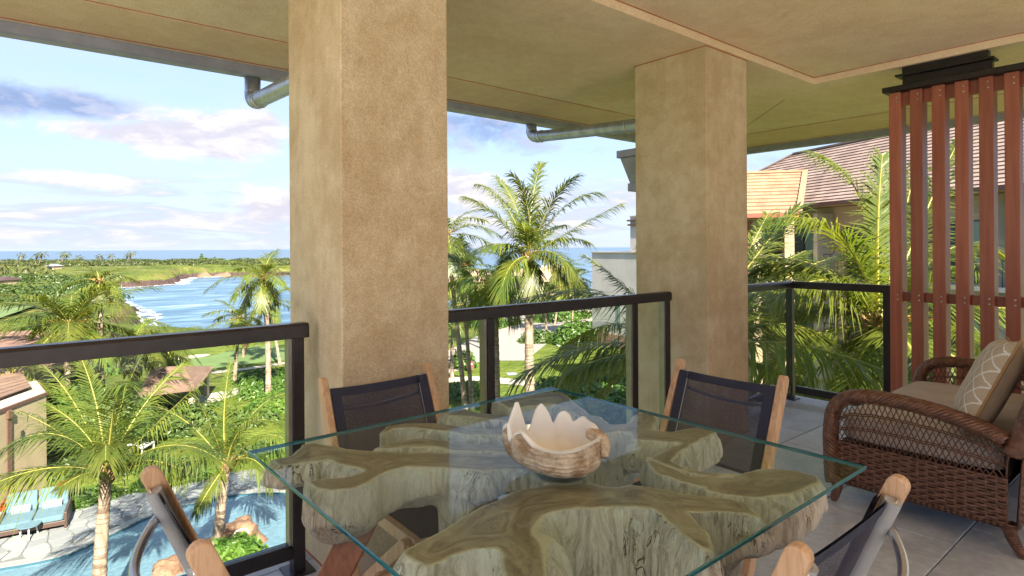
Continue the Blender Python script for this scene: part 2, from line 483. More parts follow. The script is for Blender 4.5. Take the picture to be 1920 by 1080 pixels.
# ------------------------------------------------------------------ balcony floor: slab with laid tiles
TX0, TX1, TY0, TY1 = -0.35, 5.60, -0.98, 2.75
floor = MB().box((-14, -12, -0.30), (TX1, TY1, -0.012)).build('balcony_floor', 'grout')
tag(floor, 'grey stone tiled balcony floor', kind='structure')
TS = 0.605
tile_cache = {}
ys = [0.836 + TS * i for i in range(-3, 4)]
for r_, y0 in enumerate(ys):
    y1 = min(y0 + TS, TY1)
    if y1 <= y0 + 0.02: continue
    x = 3.34 + (0.27 if (r_ % 2) == 0 else 0.0) - TS * 9
    while x < TX1:
        xa, xb = max(x, TX0), min(x + TS, TX1)
        if xb - xa > 0.04:
            key = (round(xb - xa, 3), round(y1 - y0, 3))
            if key not in tile_cache:
                w, h = key; g = 0.0025; e = 0.0025
                vs = [(g, g, -0.011), (w - g, g, -0.011), (w - g, h - g, -0.011), (g, h - g, -0.011), (g, g, -e), (w - g, g, -e), (w - g, h - g, -e), (g, h - g, -e),
                      (g + e, g + e, 0), (w - g - e, g + e, 0), (w - g - e, h - g - e, 0), (g + e, h - g - e, 0)]
                fs = [(0, 1, 5, 4), (1, 2, 6, 5), (2, 3, 7, 6), (3, 0, 4, 7), (4, 5, 9, 8), (5, 6, 10, 9), (6, 7, 11, 10), (7, 4, 8, 11), (8, 9, 10, 11)]
                ob = MB().add(vs, fs).build('floor_tile', 'tile', floor)
                tile_cache[key] = ob
            else:
                ob = tile_cache[key].copy(); COL.objects.link(ob)
            ob.location = (xa, y0, rnd.uniform(-0.0008, 0.0008))
        x += TS
MB().box((-14, ys[0] + .002, -0.011), (TX0 - .003, TY1, -0.0005)).build('side_bounce_floor', 'side_bounce_stone', floor)  # added out of view, bounces sunlight onto the left faces of the columns
backfl = MB().box((-14, -12, -0.011), (TX1, ys[0], -0.0005)).build('rear_bounce_floor', 'rear_bounce_stone', floor)  # added behind the camera, bounces sunlight up under the ceiling

# ------------------------------------------------------------------ ceiling
IX, IY = 5.32, 2.315          # edge of the raised inner ceiling
CX1, CY1 = 7.02, 4.08         # crease in the soffit
EX, EY = 7.96, 4.70           # eave
WX = -2.6  # unseen left roof edge, set to let sun onto the added side floor
YBK = -6.6               # unseen rear roof edge, cut back so sun reaches the added bounce floor
ceil = MB().box((WX, YBK, 2.832), (IX - 0.001, IY - 0.001, 3.0)).build('ceiling', 'soffit')
tag(ceil, 'tan plastered ceiling with stepped soffit over the balcony', kind='structure')
def ell(x0, y0, x1, y1, z0, z1, name, mat):
    poly = [(WX, y0), (x0, y0), (x0, YBK), (x1, YBK), (x1, y1), (WX, y1)]
    return MB().prism(poly, z0, z1).build(name, mat, ceil)
ell(IX, IY, CX1, CY1, 2.775, 3.0, 'soffit_panel', 'soffit')
ell(CX1 + 0.001, CY1 + 0.001, EX, EY, 2.766, 3.0, 'soffit_border', 'soffit_band')
ell(IX - 0.007, IY - 0.007, IX - 0.001, IY - 0.001, 2.8275, 2.8315, 'sealant_line', 'sealant')
ell(EX - 0.035, EY - 0.035, EX - 0.001, EY - 0.001, 2.760, 2.7655, 'edge_trim', 'trim_pale')
ell(EX - 0.046, EY - 0.046, EX - 0.036, EY - 0.036, 2.762, 2.7655, 'sealant_line', 'sealant')
ell(CX1 - 0.008, CY1 - 0.008, CX1 - 0.001, CY1 - 0.001, 2.772, 2.7747, 'joint_line', 'sealant')
MB().beam((IX + 0.34, IY + 0.42, 2.7745), (CX1 - 0.02, CY1 - 0.02, 2.7745), 0.008, 0.003).build('joint_line', 'sealant', ceil)

bld = thing('hotel_building', 'hotel building the balcony belongs to, with pale plaster lower storeys and tiled roof', 'building', (0, 0, 0))
MB().box((-14, -12, -9.3), (TX1 - 0.25, 2.35, -0.301)).build('lower_storeys', 'pale_wall', bld)
MB().add([(WX, EY + .1, 3.001), (EX + .1, EY + .1, 3.001), (EX + .1, YBK, 3.001), (WX, YBK, 3.001), (WX, -.5, 4.0), (3.5, -.5, 4.0), (3.5, YBK, 4.0), (WX, YBK, 4.0)],
         [(3, 2, 1, 0), (0, 1, 5, 4), (1, 2, 6, 5), (4, 5, 6, 7), (0, 4, 7, 3), (2, 3, 7, 6)]).build('roof', 'soffit_band', bld)

# gutters
def gutter(name, label, a, b, out):
    g = thing(name, label, 'gutter', a, group='eave gutters round the balcony roof')
    a, b = Vector(a), Vector(b); d = (b - a).normalized(); n = Vector(out)
    prof = [(0.0, 0.11), (0.0, 0.0), (0.015, -0.012), (0.10, -0.012), (0.125, 0.01), (0.135, 0.09), (0.15, 0.10), (0.15, 0.106), (0.13, 0.098), (0.118, 0.014), (0.097, -0.004), (0.018, -0.004), (0.006, 0.004), (0.006, 0.11)]
    Mx = Matrix((( n.x, 0, d.x, 0), (n.y, 0, d.y, 0), (n.z, 1, d.z, 0), (0, 0, 0, 1)))
    MB().extrude(prof, Mx, (b - a).length).build('channel', 'gutter_metal', g)
    return g
gutter('gutter', 'grey metal gutter along the sea side eave above both columns', (WX, EY + 0.002, 2.70), (EX + 0.15, EY + 0.002, 2.70), (0, 1, 0))
gutter('gutter', 'grey metal gutter along the eave facing the shingled roofs', (EX + 0.002, EY, 2.70), (EX + 0.002, YBK, 2.70), (1, 0, 0))

def downpipe(label, x, y, z, y_end, z_end, x_end, bands):
    g = thing('downpipe', label, 'drain pipe', (x, y, z), group='downpipes from the gutter to the columns')
    r = 0.058
    c = Vector((x, y, z))
    e = Vector((x_end, y_end, z_end)); d = (e - c).normalized()
    top = Vector((x, y, 2.70)); bend0 = Vector((x, y, z + 0.09)); bend1 = c + d * 0.12
    arc = bez(bend0, c + Vector((0, 0, -0.0)), bend1, 19)
    rr = [r * (1.0 + (0.05 if i % 2 else -0.02)) for i in range(19)]
    MB().tube([top] + arc, [r] + rr, 18).build('elbow', 'pipe_metal', g, org=c, smooth=True)
    MB().tube([bend1 - d * 0.02, bend1 + d * 0.005, bend1 + d * 0.006, e], [r * 1.08, r * 1.08, r * 1.0, r * 1.0], 20).build('pipe', 'pipe_metal', g, org=c, smooth=True, auto=50)
    L = (e - bend1).length
    for s in bands:
        q = bend1 + d * (L * s)
        pts = []
        a = d.cross(Vector((0, 0, 1))).normalized(); b = d.cross(a)
        for i in range(25):
            w = 2 * math.pi * i / 24
            pts.append(q + (a * math.cos(w) + b * math.sin(w)) * (r + 0.004) + d * (0.012 * math.sin(2 * w)))
        MB().tube(pts, 0.004, 5, cap=False).build('wire_strap', 'strap', g, org=c, smooth=True)
downpipe('dull metal drain pipe meeting the back of the left column', 1.425, 4.78, 2.50, 2.90, 2.43, 1.425, (0.03,))
downpipe('dull metal drain pipe running to the right column', 4.26, 4.78, 2.555, 2.93, 2.41, 4.16, (0.03, 0.72))

# ------------------------------------------------------------------ columns
def column(label, x0, x1, y0, y1):
    g = thing('column', label, 'column', ((x0 + x1) / 2, (y0 + y1) / 2, 0), group='square stucco columns carrying the roof')
    og = ((x0 + x1) / 2, (y0 + y1) / 2, 0)
    MB().box((x0, y0, 0.003), (x1, y1, 2.7735)).build('shaft', 'stucco', g, org=og, bevel=0.007, seg=3)
    MB().box((x0 - .004, y0 - .004, 2.770), (x1 + .004, y1 + .004, 2.7745)).build('sealant_line', 'sealant', g, org=og)
    MB().box((x0 - .003, y0 - .003, 0.0005), (x1 + .003, y1 + .003, 0.006)).build('sealant_line', 'sealant', g, org=og)
    MB().box((x0 + .06, y0 - .008, 0.03), (x0 + .14, y0 - .0005, 0.10)).build('cover_plate', 'trim_pale', g, org=og)
column('broad stucco column nearest the camera, behind the left chair', 1.04, 1.563, 2.336, 2.93)
column('square stucco column further right, behind the right-hand chair', 3.70, 4.24, 2.334, 2.953)

# rain head hanging behind the right column
rh = thing('rain_head', 'dark flared rainwater head on the sea side of the right column', 'rain head', (3.90, 2.96, 1.83))
def frustum(mb, cx, y0, w0, d0, z0, w1, d1, z1):
    vs = []
    for (w, d, z) in ((w0, d0, z0), (w1, d1, z1)):
        vs += [(cx - w, y0, z), (cx + w, y0, z), (cx + w, y0 + d, z), (cx - w, y0 + d, z)]
    return mb.add(vs, ((3, 2, 1, 0), (4, 5, 6, 7), (0, 1, 5, 4), (1, 2, 6, 5), (2, 3, 7, 6), (3, 0, 4, 7)))
og = (3.90, 2.96, 1.83)
frustum(MB(), 3.90, 2.957, .09, .14, 1.895, .125, .21, 2.10).build('body', 'gutter_metal', rh, org=og, bevel=.004)
frustum(MB(), 3.90, 2.957, .14, .235, 2.101, .14, .235, 2.16).build('rim', 'gutter_metal', rh, org=og, bevel=.004)
frustum(MB(), 3.90, 2.957, .10, .155, 1.83, .10, .155, 1.894).build('base', 'gutter_metal', rh, org=og, bevel=.004)
MB().tube([(3.90, 3.03, -8.9), (3.90, 3.03, 1.83)], .045, 12).build('outlet_pipe', 'gutter_metal', rh, org=og, smooth=True, auto=50)

# ------------------------------------------------------------------ railings
RY = 2.590
TOP = 1.067
def rail_profile():
    w, h = 0.036, 0.062
    return [(-w, -h), (w, -h), (w, -0.012), (w * 0.72, 0.0), (-w * 0.72, 0.0), (-w, -0.012)]
def rail(mb, a, b, prof):
    a, b = Vector(a), Vector(b); d = (b - a).normalized(); n = d.cross(Vector((0, 0, 1)))
    Mx = Matrix(((n.x, 0, d.x, a.x), (n.y, 0, d.y, a.y), (0, 1, d.z, a.z), (0, 0, 0, 1)))
    return mb.extrude(prof, Mx, (b - a).length)
def post(parent, og, x, y, base=True, w=.05, d=.058, strip=0):
    po = MB().box((x - w / 2, y - d / 2, .008), (x + w / 2, y + d / 2, TOP - .062)).build('post', 'rail_metal', parent, org=og, bevel=.003)
    if strip:      # pale edge channel that grips the pane
        MB().box((x + strip * (w / 2 + .001) - .008 + strip * .008, y - .022, .115), (x + strip * (w / 2 + .001) + .008 + strip * .008, y + .022, TOP - .064)).build('glass_clamp', 'rail_edge', parent, org=og)
    if base:
        MB().box((x - .058, y - .062, .0015), (x + .058, y + .062, .0095)).build('base_plate', 'rail_metal', parent, org=og, bevel=.002)
    return po
def run(label, pa, pb, posts, ends, corner=False, strips=None):
    og = (pa[0], pa[1], 0)
    g = thing('glass_railing', label, 'railing', og, group='dark metal railings with glass panes')
    rail(MB(), (*pa, TOP), (*pb, TOP), rail_profile()).build('top_rail', 'rail_metal', g, org=og, bevel=.002)
    d = Vector((pb[0] - pa[0], pb[1] - pa[1], 0)).normalized()
    ks = [Vector((*q, 0)) for q in posts]
    for i, q in enumerate(ks):
        post(g, og, q.x, q.y, True, strip=(strips[i] if strips else 0))
    stops = [Vector((*ends[0], 0))] + ks + [Vector((*ends[1], 0))]
    for a, b in zip(stops[:-1], stops[1:]):
        if (b - a).length < 0.12: continue
        a2, b2 = a + d * .026, b - d * .026
        rail(MB(), (a2.x, a2.y, .128), (b2.x, b2.y, .128), [(-.022, -.062), (.022, -.062), (.022, 0), (-.022, 0)]).build('bottom_rail', 'rail_metal', g, org=og, bevel=.002)
        if (b - a).length < 0.36: continue
        n = d.cross(Vector((0, 0, 1)))
        a3, b3 = a + d * .034, b - d * .034
        mb = MB().beam((a3.x, a3.y, .568), (b3.x, b3.y, .568), .010, TOP - .062 - .130 - .001)
        mb.mi = [1, 1, 1, 0, 1, 0]
        mb.build('glass_pane', ['rail_glass', 'rail_glass_edge'], g, org=og)
    return g
run('dark railing at the left, in front of the pool, ending beside the near column', (-2.6, RY), (0.990, RY), [(-2.1, RY), (-.58, RY), (.945, RY)], [(-2.6, RY), (.99, RY)], strips=[0, 0, -1])
run('dark railing between the two stucco columns', (1.566, RY), (3.600, RY), [(1.985, RY), (3.205, RY), (3.565, RY)], [(1.566, RY), (3.62, RY)], strips=[-1, -1, -1])
run('short dark railing from the right column to the outer corner', (4.243, RY), (5.44 + .036, RY), [(5.44, RY)], [(4.243, RY), (5.44, RY)])
run('short dark railing from the outer corner to the red louvres', (5.44, RY - .0365), (5.40, 1.715), [(5.405, 1.785)], [(5.44, RY - .03), (5.405, 1.785)])

# ------------------------------------------------------------------ red louvre screen
SX = 5.35
ls = thing('louver_screen', 'tall screen of red brown upright slats behind the wicker sofa', 'screen', (SX, 1.0, 0))
og = (SX, 1.0, 0)
NSL = 9
for i in range(NSL):
    y1 = 1.752 - 0.1440 * i
    sl = MB().box((SX, y1 - .083, .035), (SX + .125, y1, 2.585)).build('slat', 'louver_red', ls, org=og, bevel=.004)
    for zz in (2.545, 2.505, 1.000, .962):
        MB().tube([(SX + .0005, y1 - .055, zz), (SX - .004, y1 - .055, zz)], [.0075, .0055], 8).build('screw', 'screw_metal', sl, org=og)
        if i == 0: MB().tube([(SX + .02, y1 - .0005, zz), (SX + .02, y1 + .004, zz)], [.0075, .0055], 8).build('screw', 'screw_metal', sl, org=og)
for i in range(NSL - 1):
    y1 = 1.752 - 0.1440 * i
    MB().box((SX + .052, y1 - .1435, .945), (SX + .092, y1 - .0835, 1.018)).build('cross_rail', 'louver_red', ls, org=og)
    MB().box((SX + .052, y1 - .1435, 2.485), (SX + .092, y1 - .0835, 2.585)).build('head_rail', 'louver_red', ls, org=og)
MB().box((SX - .045, 1.785 - 1.5, 2.587), (SX + .13, 1.785, 2.628)).build('head_bar', 'black_metal', ls, org=og, bevel=.003)
MB().box((SX + .012, 1.10, 2.630), (SX + .07, 1.66, 2.700)).build('hanger', 'black_metal', ls, org=og, bevel=.003)
MB().box((SX - .03, 1.08, 2.7015), (SX + .11, 1.70, 2.716)).build('ceiling_track', 'black_metal', ls, org=og, bevel=.002)
MB().box((SX + .005, 1.12, 2.7165), (SX + .075, 1.66, 2.7745)).build('hanger', 'black_metal', ls, org=og)
# ------------------------------------------------------------------ furniture materials
mat_wood('teak', (0.47, 0.28, 0.15), (0.61, 0.40, 0.25), (0.38, 0.20, 0.10), 'Z', 1.6, 0.45)
mat_wood('dark_plank', (0.20, 0.07, 0.035), (0.30, 0.115, 0.055), (0.12, 0.04, 0.02), 'Z', 1.6, 0.4)
mat_sling('sling', (0.030, 0.030, 0.062), 0.78)
mat_plain('sling_hem', (0.020, 0.023, 0.050), 0.7, bump=0.2, bscale=300)
mat_plain('steel', (0.55, 0.55, 0.57), 0.26, 0.9, 0.1, 8)
mat_plain('grey_tube', (0.36, 0.37, 0.385), 0.42, 0.15)
mat_plain('cushion', (0.53, 0.475, 0.43), 0.9, bump=0.25, bscale=220, scale=5)
mat_plain('pillow_back', (0.36, 0.27, 0.19), 0.9, bump=0.3, bscale=260, scale=8)
mat_plain('cord', (0.40, 0.24, 0.10), 0.7, bump=0.5, bscale=160)
m, t, p, o = new_mat('wicker')
v = coords(t, 'World')
oi = t.noise(v, 40, 3, 0.6); n2 = t.noise(v, 130, 3, 0.7)
c = t.mix(t.step(oi, 0.3, 0.7), (0.085, 0.036, 0.023), (0.20, 0.092, 0.056))
c = t.mix(t.step(n2, 0.55, 0.8, 0, 0.55), c, (0.28, 0.15, 0.09))
t.put(p.inputs['Base Color'], c); p.inputs['Roughness'].default_value = 0.36
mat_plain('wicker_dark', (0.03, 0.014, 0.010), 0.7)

m, t, p, o = new_mat('table_edge')
v = coords(t, 'World')
p.inputs['Base Color'].default_value = (0.015, 0.13, 0.155, 1); p.inputs['Roughness'].default_value = 0.06
p.inputs['Specular IOR Level'].default_value = 0.9

# weathered root wood: polished cut tops, pale fissured sides
m, t, p, o = new_mat('root_wood')
v = coords(t, 'World')
geo = t.node('ShaderNodeNewGeometry')
nz = t.sep(geo.outputs['Normal'])[2]
top = t.step(nz, 0.80, 0.97)
ed = t.node('ShaderNodeAttribute', attribute_name='edge').outputs['Fac']
vx = t.sep(v)
gv = t.xyz(t.m('MULTIPLY', ed, 13.0), t.m('MULTIPLY', vx[0], 3.4), t.m('MULTIPLY', vx[1], 3.4))
sw = t.noise(gv, 1.5, 7, 0.66, 1.6)
sw2 = t.noise(t.vm('MULTIPLY', gv, (4.2, 1.5, 1.5)), 1.5, 6, 0.66, 0.9)
ct = t.mix(t.step(sw, 0.30, 0.70), (0.17, 0.105, 0.06), (0.38, 0.29, 0.195))
ct = t.mix(t.step(sw2, 0.52, 0.76, 0, 0.7), ct, (0.115, 0.058, 0.026))
ct = t.mix(t.step(t.noise(v, 3.0, 4, 0.6, 1.0), 0.55, 0.70, 0, 0.6), ct, (0.43, 0.36, 0.25))
gr = t.noise(t.mapping(v, (17, 17, 4.6)), 1.4, 7, 0.70, 2.4)
gs = t.noise(t.mapping(v, (58, 58, 10)), 1.4, 5, 0.72, 1.6)
cs = t.mix(t.step(gr, 0.34, 0.62), (0.44, 0.36, 0.26), (0.74, 0.68, 0.585))
cs = t.mix(t.step(t.noise(v, 4.2, 4, 0.6), 0.42, 0.66, 0, 0.75), cs, (0.74, 0.70, 0.63))
cs = t.mix(t.step(gs, 0.56, 0.74, 0, 0.55), cs, (0.20, 0.115, 0.055))
crack = t.step(t.m('ABSOLUTE', t.m('SUBTRACT', t.noise(t.mapping(v, (17, 17, 2.6)), 1.3, 4, 0.6, 0.9), 0.5)), 0.0, 0.011, 1.0, 0.0)
crack = t.m('MULTIPLY', crack, t.step(t.noise(v, 6, 2), 0.5, 0.62))
cs = t.mix(crack, cs, (0.045, 0.025, 0.014))
knot = t.node('ShaderNodeTexVoronoi'); knot.inputs['Scale'].default_value = 5.5
t.put(knot.inputs['Vector'], v)
kn = t.m('MULTIPLY', t.step(knot.outputs['Distance'], 0.05, 0.11, 1, 0), t.step(t.noise(v, 3.3, 1), 0.5, 0.56))
cs = t.mix(t.m('MULTIPLY', kn, 0.8), cs, (0.06, 0.035, 0.02))
tcr = t.m('MULTIPLY', t.step(t.m('ABSOLUTE', t.m('SUBTRACT', t.noise(t.vm('MULTIPLY', gv, (1.2, 1.0, 1.0)), 2.2, 4, .6, .6), .5)), 0.0, .010, 1, 0), t.step(t.noise(v, 7, 2), .52, .60))
ct = t.mix(t.m('MULTIPLY', tcr, .8), ct, (0.045, 0.025, 0.014))
ct = t.mix(t.step(ed, 0.002, 0.012, 0.75, 0.0), ct, (0.62, 0.54, 0.42))
c = t.mix(top, cs, ct)
t.put(p.inputs['Base Color'], c)
t.put(p.inputs['Roughness'], t.step(top, 0, 1, 0.75, 0.42))
hh = t.m('ADD', t.m('MULTIPLY', gr, 0.8), t.m('ADD', t.m('MULTIPLY', gs, 0.4), t.m('MULTIPLY', crack, -0.8)))
hh = t.m('MULTIPLY', hh, t.step(top, 0, 1, 1.0, 0.03))
t.put(p.inputs['Normal'], t.bump(hh, 0.9, 0.022))

# ------------------------------------------------------------------ root table
_L, _Rr = at_z(465, 845, .7645), at_z(1625, 873, .7645)
TC = (_L + _Rr) / 2; TC.z = 0
TH = (_L - _Rr).length / 2 / math.sqrt(2)
TR = math.atan2(_Rr.y - _L.y, _Rr.x - _L.x) + R(45)
table = thing('root_table', 'square glass dining table on a gnarled teak root base', 'table', TC)
ROT = Matrix.Translation(TC) @ Matrix.Rotation(TR, 4, 'Z')
mb = MB()
cs_ = [(-TH, -TH), (TH, -TH), (TH, TH), (-TH, TH)]
e = 0.0025
vs = []
for (zz, k_) in ((.7525, TH - e), (.755, TH), (.7620, TH), (.7645, TH - e)):
    vs += [ROT @ Vector((math.copysign(k_, a), math.copysign(k_, b), zz)) for a, b in cs_]
fs = [(3, 2, 1, 0), (12, 13, 14, 15)]; mi = [0, 0]
for l in range(3):
    for i in range(4): fs.append((l * 4 + i, l * 4 + (i + 1) % 4, l * 4 + 4 + (i + 1) % 4, l * 4 + 4 + i)); mi.append(1)
mb.add(vs, fs); mb.mi = mi
mb.build('glass_top', ['table_glass', 'table_edge'], table, org=TC)

ROOTS = [
 # front main trunk with its forks and the arm that sweeps down to the front
 [(745,1036),(776,1019),(813,1000),(869,965),(906,943),(938,932),(977,914),(1027,906),(1066,908),(1112,902),(1131,908),(1162,912),(1177,908),(1208,907),(1240,914),(1274,922),(1324,929),(1362,930),(1401,938),(1436,970),(1425,973),(1393,966),(1343,961),(1297,961),(1308,979),(1328,999),(1343,1022),(1345,1033),(1328,1039),(1308,1026),(1278,1003),(1247,979),(1224,954),(1189,949),(1150,951),(1112,956),(1085,952),(1046,958),(1019,968),(1006,987),(1016,1022),(1031,1085),(1050,1180),(970,1180),(942,1085),(940,1041),(930,1028),(887,1030),(850,1047),(802,1067),(797,1069)],
 # left back trunk with two fingers
 [(511,861),(547,854),(567,832),(591,830),(628,836),(702,845),(776,848),(850,848),(924,850),(990,853),(1010,880),(943,880),(909,886),(869,880),(813,876),(761,876),(735,882),(700,900),(665,915),(620,922),(590,915),(565,899),(598,897),(650,892),(680,882),(650,873),(612,862),(560,868),(520,873)],
 [(706,812),(724,798),(761,793),(813,792),(850,797),(906,803),(960,806),(960,818),(887,815),(832,808),(776,802),(739,803),(716,818)],
 [(700,842),(745,828),(784,819),(832,824),(887,832),(943,835),(990,843),(990,852),(924,848),(850,845),(813,838),(760,838)],
 [(834,771),(858,763),(906,774),(960,778),(985,790),(950,790),(887,782),(840,779)],
 [(924,747),(955,740),(1008,736),(1056,734),(1078,752),(1108,778),(1095,786),(1060,768),(1035,757),(950,766)],
 [(1078,752),(1108,778),(1130,781),(1144,794),(1178,794),(1190,778),(1203,773),(1230,777),(1233,791),(1228,803),(1200,812),(1164,809),(1133,815),(1105,800),(1085,775)],
 # right back arm and its hollow
 [(1176,802),(1219,805),(1261,808),(1311,799),(1333,804),(1347,810),(1317,822),(1275,849),(1266,863),(1289,877),(1330,886),(1386,884),(1388,890),(1344,895),(1289,887),(1247,872),(1212,858),(1230,850),(1272,830),(1211,825),(1182,824)],
 [(1310,918),(1330,895),(1362,893),(1401,881),(1455,876),(1501,883),(1536,893),(1542,901),(1493,929),(1432,934),(1362,930)],
 [(1212,858),(1247,872),(1300,890),(1345,893),(1375,893),(1380,902),(1320,916),(1275,905),(1230,888),(1215,872)],
 # links under the shell
 [(975,850),(1075,845),(1095,880),(1098,902),(1060,908),(1010,905),(1000,880)],
]
ZT = .7515
polys = [[tuple(at_z(px, py, ZT).xy) for px, py in P] for P in ROOTS]
def root_mesh():
    h = .008
    x0, x1, y0, y1, z0, z1 = TC.x - .74, TC.x + .74, TC.y - .74, TC.y + .74, -.02, .790
    nx, ny, nz = int((x1 - x0) / h), int((y1 - y0) / h), int((z1 - z0) / h)
    gx = x0 + np.arange(nx) * h; gy = y0 + np.arange(ny) * h; gz = z0 + np.arange(nz) * h
    X2, Y2 = np.meshgrid(gx, gy, indexing='ij')
    d2 = np.full(X2.shape, 9.0)
    for P in polys: d2 = np.minimum(d2, poly_sdf(X2, Y2, P))
    d2 = d2 + fbm(X2 * 20, Y2 * 20, X2 * 0, 4) * .013 + .003
    D = .085 + .09 * (fbm(X2 * 3.1 + 5, Y2 * 3.1, X2 * 0 + 2, 3) + .15)
    for (cx, cy, r_, a) in [(*at_z(600, 900, ZT).xy, .10, .10), (*at_z(960, 1000, ZT).xy, .16, .35), (*at_z(1150, 940, ZT).xy, .2, .10),
                            (*at_z(1440, 930, ZT).xy, .16, .06), (*at_z(1300, 1000, ZT).xy, .12, .12), (*at_z(800, 1040, ZT).xy, .12, .10), (*at_z(700, 900, ZT).xy, .10, .08), (*at_z(1180, 945, ZT).xy, .12, .06)]:
        D = D + a * np.exp(-((X2 - cx) ** 2 + (Y2 - cy) ** 2) / r_ ** 2)
    # corner blocks hang straight down; the middle of each trunk arches
    X, Y, Z = np.meshgrid(gx, gy, gz, indexing='ij')
    X = X.astype(np.float32); Y = Y.astype(np.float32); Z = Z.astype(np.float32)
    tt = (ZT - Z) / D[:, :, None]
    flute = fbm(X * 21, Y * 21, Z * 3.0 + 4, 3)
    lump = fbm(X * 7, Y * 7, Z * 6 + 9, 3)
    grow = .012 * np.clip(tt * 5, 0, 1) +   .010 * np.sin(np.pi * np.clip(tt, 0, 1)) - .34 * np.clip(tt - .70, 0, 9) ** 1.3
    amp = np.clip((ZT - Z) / .03, 0, 1)
    f = d2[:, :, None] - grow + amp * (flute * .024 + lump * .026 + .008) 
    # stout feet that carry the root down to the floor
    def smin(a, b, k): 
        hh_ = np.clip(.5 + .5 * (b - a) / k, 0, 1); return b * (1 - hh_) + a * hh_ - k * hh_ * (1 - hh_)
    feet = [((*at_z(985, 1010, ZT).xy, .66), (1.02, .93, -.03), .10, .085), ((*at_z(880, 865, ZT).xy, .62), (1.13, 1.52, -.03), .085, .07),
            ((*at_z(1330, 930, ZT).xy, .62), (1.52, 1.13, -.03), .08, .07), ((*at_z(1150, 800, ZT).xy, .62), (1.56, 1.60, -.03), .08, .07)]
    for a, b, ra, rb in feet:
        a = np.array(a); b = np.array(b); ab = b - a
        w = np.clip(((X - a[0]) * ab[0] + (Y - a[1]) * ab[1] + (Z - a[2]) * ab[2]) / (ab @ ab), 0, 1)
        dd = np.sqrt((X - a[0] - ab[0] * w) ** 2 + (Y - a[1] - ab[1] * w) ** 2 + (Z - a[2] - ab[2] * w) ** 2)
        f = smin(f, dd - (ra + (rb - ra) * w) + (flute * .03 + lump * .04), .05)
    f = np.maximum(f, (Z - ZT) )
    f = np.maximum(f, .002 - Z)
    # surface nets
    ins = f < 0
    c = ins[:-1, :-1, :-1].astype(np.int8)
    for a in (0, 1):
        for b in (0, 1):
            for d in (0, 1):
                if a or b or d: c = c + ins[a:nx - 1 + a, b:ny - 1 + b, d:nz - 1 + d]
    act = (c > 0) & (c < 8)
    idx = np.full(act.shape, -1, dtype=np.int64); I = np.argwhere(act); idx[act] = np.arange(len(I))
    acc = np.zeros((len(I), 3)); cnt = np.zeros(len(I))
    cor = [(a, b, d) for a in (0, 1) for b in (0, 1) for d in (0, 1)]
    for i in range(8):
        for j in range(i + 1, 8):
            A, B = np.array(cor[i]), np.array(cor[j])
            if abs(A - B).sum() != 1: continue
            fa = f[I[:, 0] + A[0], I[:, 1] + A[1], I[:, 2] + A[2]]; fb = f[I[:, 0] + B[0], I[:, 1] + B[1], I[:, 2] + B[2]]
            cr = (fa < 0) != (fb < 0)
            w = np.where(cr, fa / np.where(cr, fa - fb, 1), 0)
            acc += np.where(cr[:, None], A + (B - A) * w[:, None], 0); cnt += cr
    V = (I + acc / cnt[:, None]) * h + np.array([x0, y0, z0])
    F = []
    for ax in range(3):
        s = [slice(1, n - 1) for n in (nx, ny, nz)]
        s0 = list(s); s1 = list(s); s0[ax] = slice(0, (nx, ny, nz)[ax] - 1); s1[ax] = slice(1, (nx, ny, nz)[ax])
        a = ins[tuple(s0)]; b = ins[tuple(s1)]
        off = [1, 1, 1]; off[ax] = 0
        for flip in (False, True):
            E = np.argwhere((a & ~b) if not flip else (~a & b)) + np.array(off)
            u, w = [(1, 2), (2, 0), (0, 1)][ax]
            q = []
            for du, dw in ((-1, -1), (0, -1), (0, 0), (-1, 0)):
                e_ = E.copy(); e_[:, u] += du; e_[:, w] += dw
                q.append(idx[e_[:, 0], e_[:, 1], e_[:, 2]])
            q = np.stack(q, 1)
            if flip: q = q[:, ::-1]
            F.append(q)
    F = np.concatenate(F); F = F[(F >= 0).all(1)]
    ix = np.clip((V[:, 0] - x0) / h, 0, nx - 1.01); iy = np.clip((V[:, 1] - y0) / h, 0, ny - 1.01)
    a, b = ix.astype(int), iy.astype(int); u, w = ix - a, iy - b
    ed_ = d2[a, b] * (1 - u) * (1 - w) + d2[a + 1, b] * u * (1 - w) + d2[a, b + 1] * (1 - u) * w + d2[a + 1, b + 1] * u * w
    return V, F, -ed_
V, F, EDGE = root_mesh()
# keep only connected pieces of some size
def big_islands(V, F, least=1500):
    lab = np.arange(len(V))
    for _ in range(400):
        mn = lab[F].min(1)
        new = lab.copy(); np.minimum.at(new, F.ravel(), np.repeat(mn, F.shape[1])); new = new[new]
        if (new == lab).all(): break
        lab = new
    u, inv, n = np.unique(lab, return_inverse=True, return_counts=True)
    keepv = n[inv] >= least
    keep = keepv[F[:, 0]]
    F = F[keep]; used = np.zeros(len(V), bool); used[F.ravel()] = True
    remap = np.cumsum(used) - 1
    return V[used], remap[F], used
V, F, used_ = big_islands(V, F)
rb_ = raw_mesh('root_base', V - np.array(TC), F, ['root_wood'], table, smooth=True)
_a = rb_.data.attributes.new('edge', 'FLOAT', 'POINT')
if len(rb_.data.vertices) == used_.sum(): _a.data.foreach_set('value', EDGE[used_].astype(np.float32))
rb_.data.set_sharp_from_angle(angle=R(48))
a_ = at(690, 955, 1.72); b_ = at(628, 1080, 1.66)
d_ = (b_ - a_); b_ = a_ + d_ * ((a_.z - .004) / -d_.z)
MB().beam(a_ - d_ * .3, b_, .085, .05, up=tuple(FWD)).build('support_leg', 'dark_plank', table, org=TC, bevel=.006)

